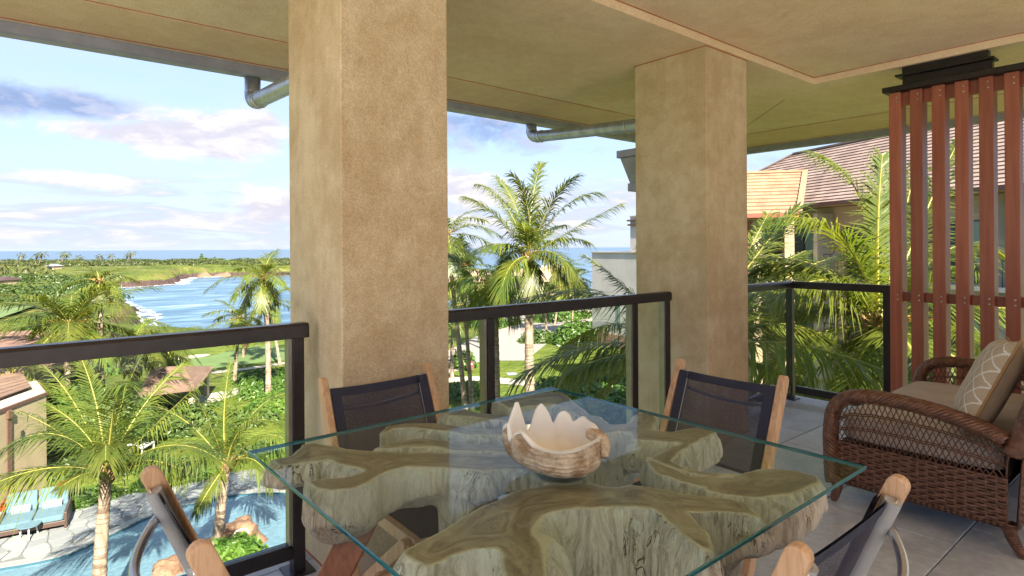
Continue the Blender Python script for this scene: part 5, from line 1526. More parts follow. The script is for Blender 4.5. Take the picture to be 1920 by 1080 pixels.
edge_px = [(-160, 1094), (-60, 1074), (0, 1061), (60, 1051), (120, 1037), (175, 1013), (225, 990), (275, 966), (330, 948), (380, 937), (430, 926), (480, 921), (540, 920), (610, 925), (680, 938)]
PZ = GZ + .10
pool_edge = [S(a, b, PZ) for a, b in edge_px]
pool_poly = [q.xy for q in pool_edge] + [S(700, 1000, PZ).xy, S(640, 1150, PZ).xy, S(400, 1300, PZ).xy, S(0, 1300, PZ).xy, S(-260, 1200, PZ).xy]
tag(MB().add([(q[0], q[1], PZ - .07) for q in pool_poly], [tuple(range(len(pool_poly)))][0:1]).build('pool_water', 'pool_water'), 'rippled turquoise swimming pool water with curved edge', kind='structure')
deck_px = [(-200, 985), (-40, 962), (0, 950), (110, 948), (230, 925), (330, 905), (430, 885), (540, 868), (700, 862), (720, 945)]
deck_poly = [S(a, b, PZ).xy for a, b in deck_px] + [q.xy for q in pool_edge[::-1]]
deck = MB().prism([tuple(q) for q in deck_poly], PZ - .35, PZ - .03).build('pool_deck', 'paving_base')
tag(deck, 'pale flagstone deck curving round the pool', kind='structure')
cells = []
DP = [tuple(q) for q in deck_poly]
cx_ = [q[0] for q in DP]; cy_ = [q[1] for q in DP]
cs = .58
gx_, gy_ = int((max(cx_) - min(cx_)) / cs) + 2, int((max(cy_) - min(cy_)) / cs) + 2
jr = random.Random(5)
JP = [[(min(cx_) + (i - .5 + jr.uniform(-.27, .27) + .25 * (j % 2)) * cs, min(cy_) + (j - .5 + jr.uniform(-.27, .27)) * cs) for i in range(gx_ + 1)] for j in range(gy_ + 1)]
for j in range(gy_):
    for i in range(gx_):
        q = [JP[j][i], JP[j][i + 1], JP[j + 1][i + 1], JP[j + 1][i]]
        c_ = (sum(a[0] for a in q) / 4, sum(a[1] for a in q) / 4)
        sdv = poly_sdf(np.array([a[0] for a in q] + [c_[0]]), np.array([a[1] for a in q] + [c_[1]]), DP)
        if sdv.max() > -.02: continue
        cells.append((c_[0] * FWD.x + c_[1] * FWD.y, c_, q))
cells.sort()
rest = MB()
for n_, (dz_, c_, q) in enumerate(cells):
    s_ = .035 / cs
    pl = [(a[0] + (c_[0] - a[0]) * s_ * 1.2, a[1] + (c_[1] - a[1]) * s_ * 1.2) for a in q]
    pl = [tuple(Vector(pl[k]).lerp(Vector(pl[(k + 1) % 4]), f)) for k in range(4) for f in (.12, .88)]
    h_ = jr.uniform(-.006, .006)
    if n_ < 290: MB().prism(pl, PZ - .03, PZ + h_).build('flagstone', 'flagstone', deck)
    else: rest.prism(pl, PZ - .03, PZ + h_)
if rest.v: tag(rest.build('flagstone_field', 'flagstone', deck), kind='stuff')
def ribbon(pts, w, z0, z1, name, mat, parent=None, side=0.0):
    n = len(pts); L_, R_ = [], []
    for i, q in enumerate(pts):
        d = (Vector(pts[min(i + 1, n - 1)]) - Vector(pts[max(i - 1, 0)])).normalized(); nn = Vector((-d.y, d.x))
        L_.append(Vector(q[:2]) + nn * (w / 2 + side)); R_.append(Vector(q[:2]) - nn * (w / 2 - side))
    vs = [(q.x, q.y, z0) for q in L_] + [(q.x, q.y, z0) for q in R_] + [(q.x, q.y, z1) for q in L_] + [(q.x, q.y, z1) for q in R_]
    fs = []
    for i in range(n - 1):
        fs += [(i, i + 1, n + i + 1, n + i), (2 * n + i, 3 * n + i, 3 * n + i + 1, 2 * n + i + 1), (i, 2 * n + i, 2 * n + i + 1, i + 1), (n + i, n + i + 1, 3 * n + i + 1, 3 * n + i)]
    fs += [(0, n, 3 * n, 2 * n), (n - 1, 3 * n - 1, 4 * n - 1, 2 * n - 1)]
    return MB().add(vs, fs).build(name, mat, parent)
def spline2(P, n):
    return [Vector((q.x, q.y)) for q in smooth_path([(a[0], a[1], 0) for a in P], n)]
pe = spline2([(q.x, q.y) for q in pool_edge], 70)
tag(ribbon(pe, .34, PZ - .10, PZ + .025, 'pool_coping', 'coping'), 'pale stone coping along the curved pool edge', kind='structure')
tag(ribbon(pe, .06, PZ - .20, PZ - .006, 'pool_waterline', 'pool_wall', side=-.19), 'dark tile line at the pool edge', kind='structure')

# daybed with cushions
mat_plain('blue_fabric', (0.085, 0.15, 0.185), .9, scale=6)
mat_plain('dark_frame', (0.06, 0.035, 0.028), .5)
mat_plain('white_paint', (0.55, 0.54, 0.52), .6)
m, t, p, o = new_mat('stripes')
v = coords(t)
st = t.step(t.m('SINE', t.m('MULTIPLY', t.sep(v)[0], 90.0)), -.2, .2)
t.put(p.inputs['Base Color'], t.mix(st, (.5, .5, .49), (.14, .2, .26))); p.inputs['Roughness'].default_value = .9
a_, b_ = S(2, 1014, PZ), S(115, 992, PZ)
dbx = (b_ - a_); dbw = 2.15; rz_ = math.atan2(dbx.y, dbx.x)
db = thing('daybed', 'blue cushioned double daybed with dark frame on the pool deck', 'daybed', (a_ + b_) / 2 + Vector((0, 0, .012)), rz_)
hw_ = dbx.length / 2 + .12
MB().box((-hw_, .0, .12), (hw_, 1.55, .30)).build('frame', 'dark_frame', db, bevel=.02)
for sx_ in (-1, 1):
    MB().box((sx_ * hw_ - .05, 0.02, .0), (sx_ * hw_ + .05, 1.6, .58)).build('side_panel', 'dark_frame', db, bevel=.02)
    soft = soft_box((sx_ * hw_ * .49, .70, .40), hw_ * .47, .68, .10, bulge=.12)
    soft.build('seat_cushion', 'blue_fabric', db, smooth=True)
    bc = soft_box((0, 0, 0), hw_ * .47, .10, .36, bulge=0)
    Mx = Matrix.Translation((sx_ * hw_ * .49, 1.42, .78)) @ Matrix.Rotation(R(-16), 4, 'X'); bc.v = [tuple(Mx @ Vector(q)) for q in bc.v]
    bc.build('back_cushion', 'blue_fabric', db, smooth=True)
    pc = soft_box((0, 0, 0), .30, .13, .09, bulge=.3)
    Mx = Matrix.Translation((sx_ * hw_ * .48, 1.12, .60)) @ Matrix.Rotation(R(25), 4, 'X'); pc.v = [tuple(Mx @ Vector(q)) for q in pc.v]
    pl_ = pc.build('striped_pillow', 'stripes', None, smooth=True)
    pl_.matrix_world = Matrix.Translation(db.location) @ Matrix.Rotation(rz_, 4, 'Z')
    tag(pl_, 'striped bolster pillow on the %s half of the blue daybed' % ('left' if sx_ < 0 else 'right'), 'pillow', 'striped pillows on the daybed')
MB().box((-hw_, 1.53, .12), (hw_, 1.66, 1.02)).build('back_panel', 'dark_frame', db, bevel=.02)
st_c = S(54, 1008, PZ) + Vector((0, 0, .012))
stt = thing('side_table', 'small round side table in front of the blue daybed', 'side table', st_c)
MB().tube([(0, 0, .44), (0, 0, .47)], .36, 24).build('table_top', 'blue_fabric', stt)
for k in range(3):
    a = k * 2.094 + .5
    MB().tube([(math.cos(a) * .22, math.sin(a) * .22, .44), (math.cos(a) * .30, math.sin(a) * .30, .0)], .025, 8).build('leg', 'white_paint', stt)
# boulders
m, t, p, o = new_mat('boulder')
v = coords(t)
c = t.mix(t.step(t.noise(v, 1.8, 5, .65), .35, .65), (0.13, 0.068, 0.04), (0.26, 0.155, 0.098))
c = t.mix(t.step(t.noise(v, 7, 4, .7), .55, .75, 0, .6), c, (0.07, 0.04, 0.028))
t.put(p.inputs['Base Color'], c); p.inputs['Roughness'].default_value = .9; t.put(p.inputs['Normal'], t.bump(t.noise(v, 8, 5, .7), .8, .06))
def boulder(label, c_, sx_, sy_, sz_, seed, nm='boulder'):
    bm = bmesh.new(); bmesh.ops.create_icosphere(bm, subdivisions=4, radius=1)
    for q in bm.verts:
        d = q.co.normalized()
        f = 1 + .34 * noise.noise(d * 1.3 + Vector((seed, 0, 0))) + .16 * noise.noise(d * 3.1 + Vector((0, seed, 0))) - .1 * abs(noise.noise(d * 6 + Vector((0, 0, seed))))
        q.co = Vector((d.x * sx_ * f, d.y * sy_ * f, d.z * sz_ * f))
    me = bpy.data.meshes.new(nm); bm.to_mesh(me); bm.free(); me.materials.append(MATS['boulder'])
    me.polygons.foreach_set('use_smooth', [True] * len(me.polygons)); me.set_sharp_from_angle(angle=R(38))
    o_ = bpy.data.objects.new(nm, me); COL.objects.link(o_); o_.location = c_; o_.rotation_euler = (0, 0, seed)
    return tag(o_, label, 'rock', 'rocks beside the pool')
boulder('large brown boulder in the pool behind the short palm', S(455, 1020, GZ - .1), 1.15, .75, .85, 1.3)
boulder('dark rounded brown rock at the pool edge under the left chair', S(318, 1078, GZ - .1), .62, .5, .55, 2.2)
boulder('low brown rock in the water left of the large boulder', S(396, 1025, GZ - .2), .55, .4, .35, 3.9)
hr = thing('pool_handrail', 'small white curved handrail next to the large boulder', 'handrail', S(440, 1046, GZ))
MB().tube(smooth_path([(0, 0, 0), (0, 0, .75), (.10, .0, .88), (.35, 0, .86), (.45, 0, .70)], 30), .028, 8).build('bar', 'white_paint', hr, smooth=True)
MB().box((-.1, -.1, -.1), (.6, .3, .28)).build('plinth', 'coping', hr, bevel=.02)

# ------------------------------------------------------------------ lawns and paths
mat_plain('path_stone', (0.34, 0.30, 0.26), .85, kind='World', scale=.6, var=.18)
m, t, p, o = new_mat('drive_pavers')
v = coords(t, 'World')
br = t.node('ShaderNodeTexBrick'); t.put(br.inputs['Vector'], t.mapping(v, (1, 1, 1), (0, 0, R(35))))
br.inputs['Scale'].default_value = 2.2; br.inputs['Color1'].default_value = (.25, .21, .195, 1); br.inputs['Color2'].default_value = (.32, .28, .255, 1); br.inputs['Mortar'].default_value = (.18, .15, .14, 1); br.inputs['Mortar Size'].default_value = .02
c = t.mix(t.step(t.noise(v, .35, 5, .6), .35, .65, 0, .5), br.outputs[0], (.28, .23, .205))
t.put(p.inputs['Base Color'], c); p.inputs['Roughness'].default_value = .8
def sheet(name, label, px, z, mat, kind='structure', n=None):
    P = [S(a, b, z) for a, b in px]
    if n: 
        c2 = closed_spline([(q.x, q.y, 0) for q in P], n); P = [Vector((q.x, q.y, z)) for q in c2]
    A = sum(P[i].x * P[(i + 1) % len(P)].y - P[(i + 1) % len(P)].x * P[i].y for i in range(len(P)))
    if A < 0: P = P[::-1]
    bm = bmesh.new(); vs = [bm.verts.new(q) for q in P]; f = bm.faces.new(vs); bmesh.ops.triangulate(bm, faces=[f])
    me = bpy.data.meshes.new(name); bm.to_mesh(me); bm.free(); me.materials.append(MATS[mat])
    o_ = bpy.data.objects.new(name, me); COL.objects.link(o_)
    return tag(o_, label, kind=kind)
sheet('bounce_paving', 'added pale paving out of view below the balcony, for neutral bounce light', [(-900, 1500), (-300, 1330), (300, 1330), (700, 1200), (900, 1150), (1250, 1180), (1700, 1100), (2600, 1250)], GZ + .05, 'path_stone')  # added out of view so the ceiling gets less green bounce from the lawn
sheet('driveway', 'pinkish paved driveway curving to the gatehouse',
      [(800, 700), (838, 700), (872, 692), (895, 679), (937, 676), (985, 676), (1012, 655), (1040, 632), (1066, 615), (1100, 603), (1180, 592), (1180, 567), (1125, 566), (1090, 567), (1060, 567), (1010, 575), (965, 583), (943, 595), (957, 607), (950, 614), (920, 622), (893, 631), (866, 645), (830, 662), (790, 672)], GZ + .03, 'drive_pavers')
sheet('footpath', 'pale footpath crossing the lawn in front of the driveway',
      [(800, 712), (853, 707), (900, 705), (940, 708), (975, 712), (1012, 719), (1050, 730), (1045, 738), (1008, 728), (975, 722), (938, 719), (900, 714), (853, 716), (800, 721)], GZ + .04, 'path_stone')
sheet('footpath', 'curving pale path behind the pool palms', [(370, 742), (420, 733), (470, 722), (500, 716), (540, 712), (540, 720), (500, 726), (470, 734), (425, 746), (390, 760), (300, 790), (300, 778), (350, 758)], GZ + .04, 'path_stone')
sheet('cart_path', 'thin reddish cart path beside the putting green', [(395, 696), (450, 691), (500, 684), (545, 677), (545, 681), (500, 688), (450, 695), (395, 701)], GZ + .04, 'path_stone')
mat_plain('green_turf', (0.085, 0.135, 0.035), .95, kind='World', scale=.8, var=.1)
mat_plain('bunker_sand', (0.42, 0.36, 0.27), .95, kind='World', scale=1)
sheet('putting_green', 'smooth putting green below the bay', [(300, 684), (330, 672), (390, 668), (440, 655), (490, 649), (550, 652), (600, 662), (600, 676), (530, 676), (450, 684), (380, 692)], GZ + .03, 'green_turf', n=60)
sheet('bunker', 'pale sand bunker along the putting green', [(322, 673), (350, 667), (385, 664), (394, 665), (380, 669), (350, 673), (325, 677)], GZ + .045, 'bunker_sand', n=40)
sheet('fairway', 'bright fairway behind the bushy palm at the left', [(-80, 600), (-20, 572), (30, 562), (62, 562), (70, 570), (40, 582), (0, 596), (-60, 620)], GZ + .35, 'green_turf', n=50)
sheet('bunker', 'small pale bunker beside the left fairway', [(46, 562), (58, 559), (66, 562), (60, 565), (48, 565)], GZ + .42, 'bunker_sand', n=24)
sheet('utility_cover', 'blue grey utility cover in the lawn near the driveway', [(948, 699), (966, 698), (972, 702), (954, 704)], GZ + .03, 'gutter_metal')
fl = thing('golf_flag', 'white golf flag on a thin pole on the putting green', 'flag', S(480, 660))
MB().tube([(0, 0, 0), (0, 0, 2.2)], .025, 6).build('pole', 'white_paint', fl)
MB().grid(lambda a, b: Vector((a * .5, .05 * math.sin(a * 5), 2.18 - b * .35)), 6, 3).build('cloth', 'white_paint', fl)
sg_ = thing('lawn_sign', 'small dark brown sign on the lawn beside the driveway', 'sign', S(882, 697))
sv = (ray(882, 690)); sr = math.atan2(sv.y, sv.x) - math.pi / 2; sg_.rotation_euler = (0, 0, sr)
mat_plain('maroon', (0.16, 0.045, 0.035), .6)
MB().box((-.30, -.05, .25), (.30, .05, .85)).build('board', 'maroon', sg_, bevel=.01)
MB().box((-.20, -.056, .62), (.20, -.051, .68)).build('lettering', 'white_paint', sg_)
for s_ in (-.22, .22): MB().box((s_ - .03, -.03, -.1), (s_ + .03, .03, .249)).build('post', 'maroon', sg_)

# ------------------------------------------------------------------ buildings
mat_plain('beige_wall', (0.36, 0.28, 0.175), .9, kind='World', scale=.8)
mat_plain('cream_wall', (0.36, 0.32, 0.26), .9, kind='World', scale=.5)
mat_plain('white_wall', (0.43, 0.415, 0.385), .9, kind='World', scale=.4)
mat_plain('brown_fascia', (0.11, 0.055, 0.042), .6)
mat_plain('red_timber', (0.26, 0.07, 0.045), .6)
mat_plain('dark_window', (0.02, 0.028, 0.035), .15)
mat_plain('curtain_glass', (0.16, 0.25, 0.22), .2, scale=4)
mat_plain('dark_metal', (0.03, 0.03, 0.035), .4)
mat_plain('stone_base', (0.27, 0.165, 0.115), .95, kind='World', scale=3, var=.4, bump=.6, bscale=4)
def mat_shingle(name, a, b, u, ku=3.2):
    m, t, p, o = new_mat(name)
    v = coords(t, 'World'); oi = t.node('ShaderNodeObjectInfo').outputs['Random']
    s = t.vm('DOT_PRODUCT', v, tuple(u))
    cellv = t.m('ADD', t.m('MULTIPLY', s, ku), t.m('MULTIPLY', oi, 7.0))
    wn = t.node('ShaderNodeTexWhiteNoise', noise_dimensions='2D'); t.put(wn.inputs['Vector'], t.xyz(t.m('FLOOR', cellv), t.m('MULTIPLY', oi, 50), 0))
    c = t.mix(wn.outputs[0], a, b)
    joint = t.step(t.m('ABSOLUTE', t.m('SUBTRACT', t.m('FRACT', cellv), .5)), .47, .5)
    c = t.mix(t.m('MULTIPLY', joint, .6), c, (.06, .04, .035))
    n = t.noise(v, 1.2, 4); f = t.step(n, .3, .7, .85, 1.12)
    t.put(p.inputs['Base Color'], t.mix(1.0, c, t.xyz(f, f, f), 'MULTIPLY')); p.inputs['Roughness'].default_value = .85
def slope(parent, og, a, b, c_, d, n, mat, th=.035, name='shingle_course'):
    """courses from the eave a-b up to the ridge d-c"""
    a, b, c_, d = map(Vector, (a, b, c_, d)); nrm = (b - a).cross(d - a).normalized()
    if nrm.z < 0: nrm = -nrm
    for i in range(n):
        f0, f1 = i / n, min(1.0, (i + 1.15) / n)
        l0, r0, l1, r1 = a.lerp(d, f0), b.lerp(c_, f0), a.lerp(d, f1), b.lerp(c_, f1)
        up = nrm * th
        vs = [l0, r0, r1, l1, l0 + up, r0 + up, r1 + nrm * .004, l1 + nrm * .004]
        MB().add(vs, ((3, 2, 1, 0), (4, 5, 6, 7), (0, 1, 5, 4), (1, 2, 6, 5), (2, 3, 7, 6), (3, 0, 4, 7))).build(name, mat, parent, org=og)
def part_empty(name, parent):
    e_ = empty(name); e_.parent = parent; return e_

# --- shingled building on the right
eA, eB = (9.9, 37.8), (17.6, 11.4)            # eave line in (lateral, depth)
ed_ = Vector((eB[0] - eA[0], eB[1] - eA[1])).normalized(); en_ = Vector((-ed_.y, ed_.x))
if en_.x < 0: en_ = -en_
def RB(s, w, z):                               # s along the eave from its far corner, w behind it
    q = Vector(eA) + ed_ * s + en_ * w; return plan(q.x, q.y, z)
LE = 27.0; ZE, ZR = 3.20, 6.25
mat_shingle('shingle_grey', (0.21, 0.15, 0.125), (0.285, 0.21, 0.175), (RB(1, 0, 0) - RB(0, 0, 0)).normalized())
rb0 = RB(LE / 2, 3, GZ)
rbld = thing('shingled_building', 'neighbouring hotel wing with a big grey brown shingled hip roof behind the palms', 'building', rb0)
roof = part_empty('roof', rbld)
slope(roof, rb0, RB(0, 0, ZE), RB(LE, 0, ZE), RB(LE, 3.3, ZR), RB(7.0, 3.3, ZR), 20, 'shingle_grey', .045)
slope(roof, rb0, RB(0, 7.0, ZE), RB(0, 0, ZE), RB(7.0, 3.3, ZR), RB(7.0, 3.31, ZR), 18, 'shingle_grey', .045)
MB().add([RB(0, 7, ZE), RB(7, 3.32, ZR), RB(LE, 3.32, ZR), RB(LE, 7, ZE)], [(0, 1, 2, 3)]).build('rear_slope', 'shingle_grey', roof, org=rb0)
MB().beam(RB(7.0, 3.3, ZR + .04), RB(LE, 3.3, ZR + .04), .22, .09).build('ridge_cap', 'shingle_grey', roof, org=rb0)
MB().beam(RB(0, 0, ZE + .05), RB(7.0, 3.3, ZR + .05), .20, .07).build('ridge_cap', 'shingle_grey', roof, org=rb0)
MB().beam(RB(-.05, -.06, ZE - .02), RB(LE, -.06, ZE - .02), .14, .16).build('gutter', 'brown_fascia', rbld, org=rb0)
MB().add([RB(0, 0.02, ZE - .06), RB(LE, .02, ZE - .06), RB(LE, 1.4, ZE - .06), RB(0, 1.4, ZE - .06)], [(0, 1, 2, 3)]).build('soffit', 'beige_wall', rbld, org=rb0)
def wallbox(s0, s1, w0, w1, z0, z1, name, mat, parent, og):
    P = [RB(s0, w0, 0), RB(s1, w0, 0), RB(s1, w1, 0), RB(s0, w1, 0)]
    return MB().prism([(q.x, q.y) for q in P], z0, z1).build(name, mat, parent, org=og)
wallbox(0.6, LE, 1.4, 7.0, GZ - .3, ZE - .08, 'wall', 'cream_wall', rbld, rb0)
for fz in (-6.0, -3.0, 0.0):
    wallbox(.3, LE, .45, 1.39, fz - .16, fz, 'balcony_slab', 'white_wall', rbld, rb0)
    for k in range(7):
        s0 = 1.2 + k * 3.7
        wn_ = wallbox(s0, s0 + 2.3, 1.36, 1.395, fz + .05, fz + 2.25, 'window', 'dark_window', rbld, rb0)
        for q_ in range(3): wallbox(s0 + q_ * 1.12, s0 + q_ * 1.12 + .07, 1.33, 1.358, fz + .05, fz + 2.25, 'frame', 'dark_metal', wn_, rb0)
        wallbox(s0 + 1.3, s0 + 2.2, 1.345, 1.357, fz + .15, fz + 2.2, 'curtain', 'curtain_glass', wn_, rb0)
        wallbox(s0 + 2.75, s0 + 2.98, .46, 1.36, fz + .001, fz + 2.83, 'pier', 'cream_wall' if k % 2 else 'white_wall', rbld, rb0)
        rl = wallbox(s0 - .4, s0 + 2.7, .47, .50, fz + .98, fz + 1.03, 'balcony_rail', 'dark_metal', rbld, rb0)
        for q_ in range(9): wallbox(s0 - .4 + q_ * .38, s0 - .37 + q_ * .38, .475, .495, fz + .002, fz + .979, 'baluster', 'dark_metal', rl, rb0)
# --- lower wing with sunlit orange shingles
def q3(px, py, Z): return at(px, py, Z)
wa, wb = q3(1290, 403, 25.2), q3(1498, 398, 23.6); wa.z = wb.z = 2.66
wd_, wc = q3(1310, 320, 28.4), q3(1510, 321, 27.4); wd_.z = wc.z = 4.75
mat_shingle('shingle_orange', (0.25, 0.135, 0.078), (0.32, 0.185, 0.11), (wb - wa).normalized(), 3.4)
wg = Vector(((wa.x + wb.x) / 2, (wa.y + wb.y) / 2, GZ))
wing = thing('shingled_wing', 'lower wing with sunlit orange shingles and a red slatted lanai', 'building', wg)
rf = part_empty('roof', wing)
slope(rf, wg, wa, wb, wc, wd_, 12, 'shingle_orange', .05)
MB().beam(wb + Vector((0, 0, .06)), wc + Vector((0, 0, .06)), .22, .10).build('rake_cap', 'shingle_orange', rf, org=wg)
MB().beam(wd_ + Vector((0, 0, .05)), wc + Vector((0, 0, .05)), .24, .10).build('ridge_cap', 'shingle_orange', rf, org=wg)
wdir = (wb - wa).normalized(); wn = Vector((-wdir.y, wdir.x, 0));
if wn.dot(FWD) < 0: wn = -wn
MB().beam(wa - wn * .06 + Vector((0, 0, -.05)), wb - wn * .06 + Vector((0, 0, -.05)), .14, .16).build('gutter', 'red_timber', wing, org=wg)
def wb_(s0, s1, w0, w1, z0, z1, name, mat, parent):
    P = [wa + wdir * s0 + wn * w0, wa + wdir * s1 + wn * w0, wa + wdir * s1 + wn * w1, wa + wdir * s0 + wn * w1]
    return MB().prism([(q.x, q.y) for q in P], z0, z1).build(name, mat, parent, org=wg)
WL = (wb - wa).length
wb_(0, WL - .1, 2.4, 3.5, GZ - .3, 2.56, 'wall', 'beige_wall', wing)
wb_(0, WL - .1, .3, 2.39, -.2, 0, 'floor_slab', 'cream_wall', wing)
wb_(0, WL - .1, .2, 2.39, 2.45, 2.57, 'soffit', 'beige_wall', wing)
wb_(WL - 1.7, WL - 1.35, .4, 1.0, GZ, 2.44, 'column', 'beige_wall', wing)
wb_(WL - .5, WL - .15, .4, 2.3, GZ, 2.44, 'column', 'beige_wall', wing)
lw = wb_(1.2, 2.7, 2.34, 2.395, .05, 2.1, 'window', 'curtain_glass', wing)
wb_(2.9, 3.6, 2.34, 2.395, .02, 2.1, 'door', 'dark_window', wing)
lv = part_empty('slat_screen', wing)
for i in range(15):
    s0 = WL - 3.35 + i * .105
    wb_(s0, s0 + .045, .5, .56, .02, 2.38, 'slat', 'red_timber', lv)
wb_(WL - 3.4, WL - 1.75, .565, .60, .55, .66, 'cross_rail', 'red_timber', lv)
wb_(0, WL - .5, .35, .39, .98, 1.04, 'balcony_rail', 'dark_metal', wing)

# --- white building with stone base between the columns
dA = Vector((8.75, 66.0)); dd = Vector((.5, -.866)); dn_ = Vector((.866, .5))
def WBp(s, w, z): q = dA + dd * s + dn_ * w; return plan(q.x, q.y, z)
wo = WBp(8, 4, GZ)
wht = thing('white_building', 'plain white building with a brown stone base beyond the right column', 'building', wo)
def wx(s0, s1, w0, w1, z0, z1, name, mat, parent=None):
    P = [WBp(s0, w0, 0), WBp(s1, w0, 0), WBp(s1, w1, 0), WBp(s0, w1, 0)]
    return MB().prism([(q.x, q.y) for q in P], z0, z1).build(name, mat, parent or wht, org=wo)
wx(0, 24, 0, 9, -7.7, .78, 'wall', 'white_wall')
wx(-.12, 24, -.12, 9, GZ - .5, -7.701, 'stone_base', 'stone_base')
wx(-.10, 24, -.10, 9, .781, .90, 'parapet_cap', 'cream_wall')
wx(5.6, 15, .6, 8, .901, 4.45, 'stair_tower', 'white_wall')
wx(5.4, 15.2, .4, 8.2, 3.55, 3.72, 'cornice', 'brown_fascia'); wx(5.35, 15.2, .35, 8.2, 4.0, 4.16, 'cornice', 'brown_fascia')
wx(5.55, 15, .55, 8, 4.451, 4.56, 'parapet_cap', 'cream_wall')
for s0, z0, z1 in ((4.2, -6.7, -4.7), (4.0, -8.9, -8.1), (8.9, -6.7, -4.7)):
    f_ = wx(s0, s0 + .42, -.16 if z0 < -8 else -.03, -.001 if z0 > -8 else -.121, z0, z1, 'window', 'dark_metal')
    wx(s0 + .08, s0 + .34, -.18 if z0 < -8 else -.045, -.161 if z0 < -8 else -.031, z0 + .1, z1 - .1, 'pane', 'curtain_glass', f_)

# --- gatehouse at the end of the drive
mat_plain('tan_roof', (0.36, 0.25, 0.17), .9, kind='World', scale=.5, var=.2)
def GB(px, Z, z): return gnd(px, Z, z)
go = GB(960, 122, GZ)
gh = thing('gatehouse', 'tan gatehouse with brown hip roofs and thick cream pillars at the end of the drive', 'building', go)
def gbox(p0, p1, Z0, Z1, z0, z1, name, mat, parent=None):
    P = [GB(p0, Z0, 0), GB(p1, Z0, 0), GB(p0 + (p1 - p0) + 0, Z1, 0), GB(p0, Z1, 0)]
    return MB().prism([(q.x, q.y) for q in P], z0, z1).build(name, mat, parent or gh, org=go)
def hip(p0, p1, Z0, Z1, z0, z1, name, mat, ov=.0):
    a, b, c_, d = GB(p0, Z0, z0), GB(p1, Z0, z0), GB(p1, Z1, z0), GB(p0, Z1, z0)
    m0 = (a + d) / 2; m1 = (b + c_) / 2; e0 = m0.lerp(m1, .25); e1 = m0.lerp(m1, .75); e0.z = e1.z = z1
    return MB().add([a, b, c_, d, e0, e1], [(0, 1, 5, 4), (1, 2, 5), (2, 3, 4, 5), (3, 0, 4), (3, 2, 1, 0)]).build(name, mat, gh, org=go)
zy = lambda py, Z: EYE - (py - 464.0) * Z / F_PX
gbox(838, 1000, 126, 134, GZ - .5, zy(528, 126), 'wall', 'beige_wall')
gbox(893, 916, 119, 125, GZ - .5, zy(546, 119), 'timber_wall', 'red_timber'); gbox(927, 938, 119, 125, GZ - .5, zy(550, 119), 'timber_wall', 'red_timber')
hip(886, 926, 117, 127, zy(546, 117), zy(532, 122), 'roof', 'maroon'); hip(925, 950, 117, 127, zy(551, 117), zy(542, 122), 'roof', 'maroon')
for a_ in (938, 962, 978):
    gbox(a_, a_ + 9, 113, 115, GZ - .5, zy(527, 113), 'pillar', 'cream_wall')
gbox(985, 1000, 125, 125.9, GZ, zy(545, 125), 'doorway', 'dark_window')
gbox(932, 1004, 112, 122, zy(527, 112), zy(521, 112), 'beam', 'beige_wall')
hip(925, 1010, 110, 126, zy(521, 110), zy(503, 118), 'roof', 'tan_roof')
hip(830, 935, 122, 138, zy(528, 122), zy(504, 130), 'roof', 'tan_roof')
gbox(1004, 1070, 134, 144, GZ - .5, zy(528, 134), 'wall', 'beige_wall')
hip(992, 1086, 131, 147, zy(528, 131), zy(498, 139), 'roof', 'tan_roof')
for a_ in (1010, 1030, 1052):
    f_ = gbox(a_, a_ + 11, 133.6, 133.99, zy(548, 134), zy(535, 134), 'window', 'dark_window')

# --- houses on the left
def house_box(P, z0, z1, name, mat, parent, og): return MB().prism([(q.x, q.y) for q in P], z0, z1).build(name, mat, parent, org=og)
mat_shingle('shingle_brown', (0.145, 0.086, 0.062), (0.20, 0.125, 0.092), tuple(RGT), 2.5)
h0 = gnd(60, 33)
hs = thing('beige_house', 'beige house with brown shingle roof and a dark framed window behind the big palm', 'house', h0)
hw0, hw1 = gnd(-70, 30.5), gnd(135, 32.5); hd = (hw1 - hw0).normalized(); hn = Vector((-hd.y, hd.x, 0)); hL = (hw1 - hw0).length
if hn.dot(FWD) < 0: hn = -hn
def hb_(s0, s1, w0, w1, z0, z1, name, mat, parent=None):
    P = [hw0 + hd * s0 + hn * w0, hw0 + hd * s1 + hn * w0, hw0 + hd * s1 + hn * w1, hw0 + hd * s0 + hn * w1]
    return house_box(P, z0, z1, name, mat, parent or hs, h0)
zt = zy(690, 31)
hb_(0, hL, 0, 6, GZ - .3, zt, 'wall', 'beige_wall')
hr_ = part_empty('roof', hs)
ha, hb2 = hw0 - hd * .6 - hn * .7, hw1 + hd * .7 - hn * .7
ha.z = hb2.z = zt + .05
hc, hd2 = hw1 - hd * 1.8 + hn * 3, hw0 + hd * 0 + hn * 3; hc.z = hd2.z = zt + 1.7
slope(hr_, h0, ha, hb2, hc, hd2, 12, 'shingle_brown', .04)
hr1 = hw1 + hd * .7 + hn * 6.7; hr1.z = zt + .05
slope(hr_, h0, hb2, hr1, hc + hn * .01, hc, 12, 'shingle_brown', .04)
MB().beam(ha - hn * .05 - Vector((0, 0, .03)), hb2 - hn * .05 - Vector((0, 0, .03)), .12, .16).build('fascia', 'brown_fascia', hs, org=h0)
sw_ = (at(57, 715, 31.6) - hw0).dot(hd); 
wf = hb_(sw_, sw_ + 1.1, -.06, -.001, zy(730, 31.6), zy(697, 31.6), 'window', 'dark_metal')
hb_(sw_ + .07, sw_ + .50, -.075, -.061, zy(730, 31.6) + .07, zy(697, 31.6) - .07, 'pane', 'dark_window', wf)
hb_(sw_ + .57, sw_ + 1.03, -.075, -.061, zy(730, 31.6) + .07, zy(697, 31.6) - .07, 'pane', 'curtain_glass', wf)
wf2 = hb_(sw_ + 1.5, sw_ + 2.1, -.06, -.001, zy(728, 31.6), zy(697, 31.6), 'window', 'dark_metal')
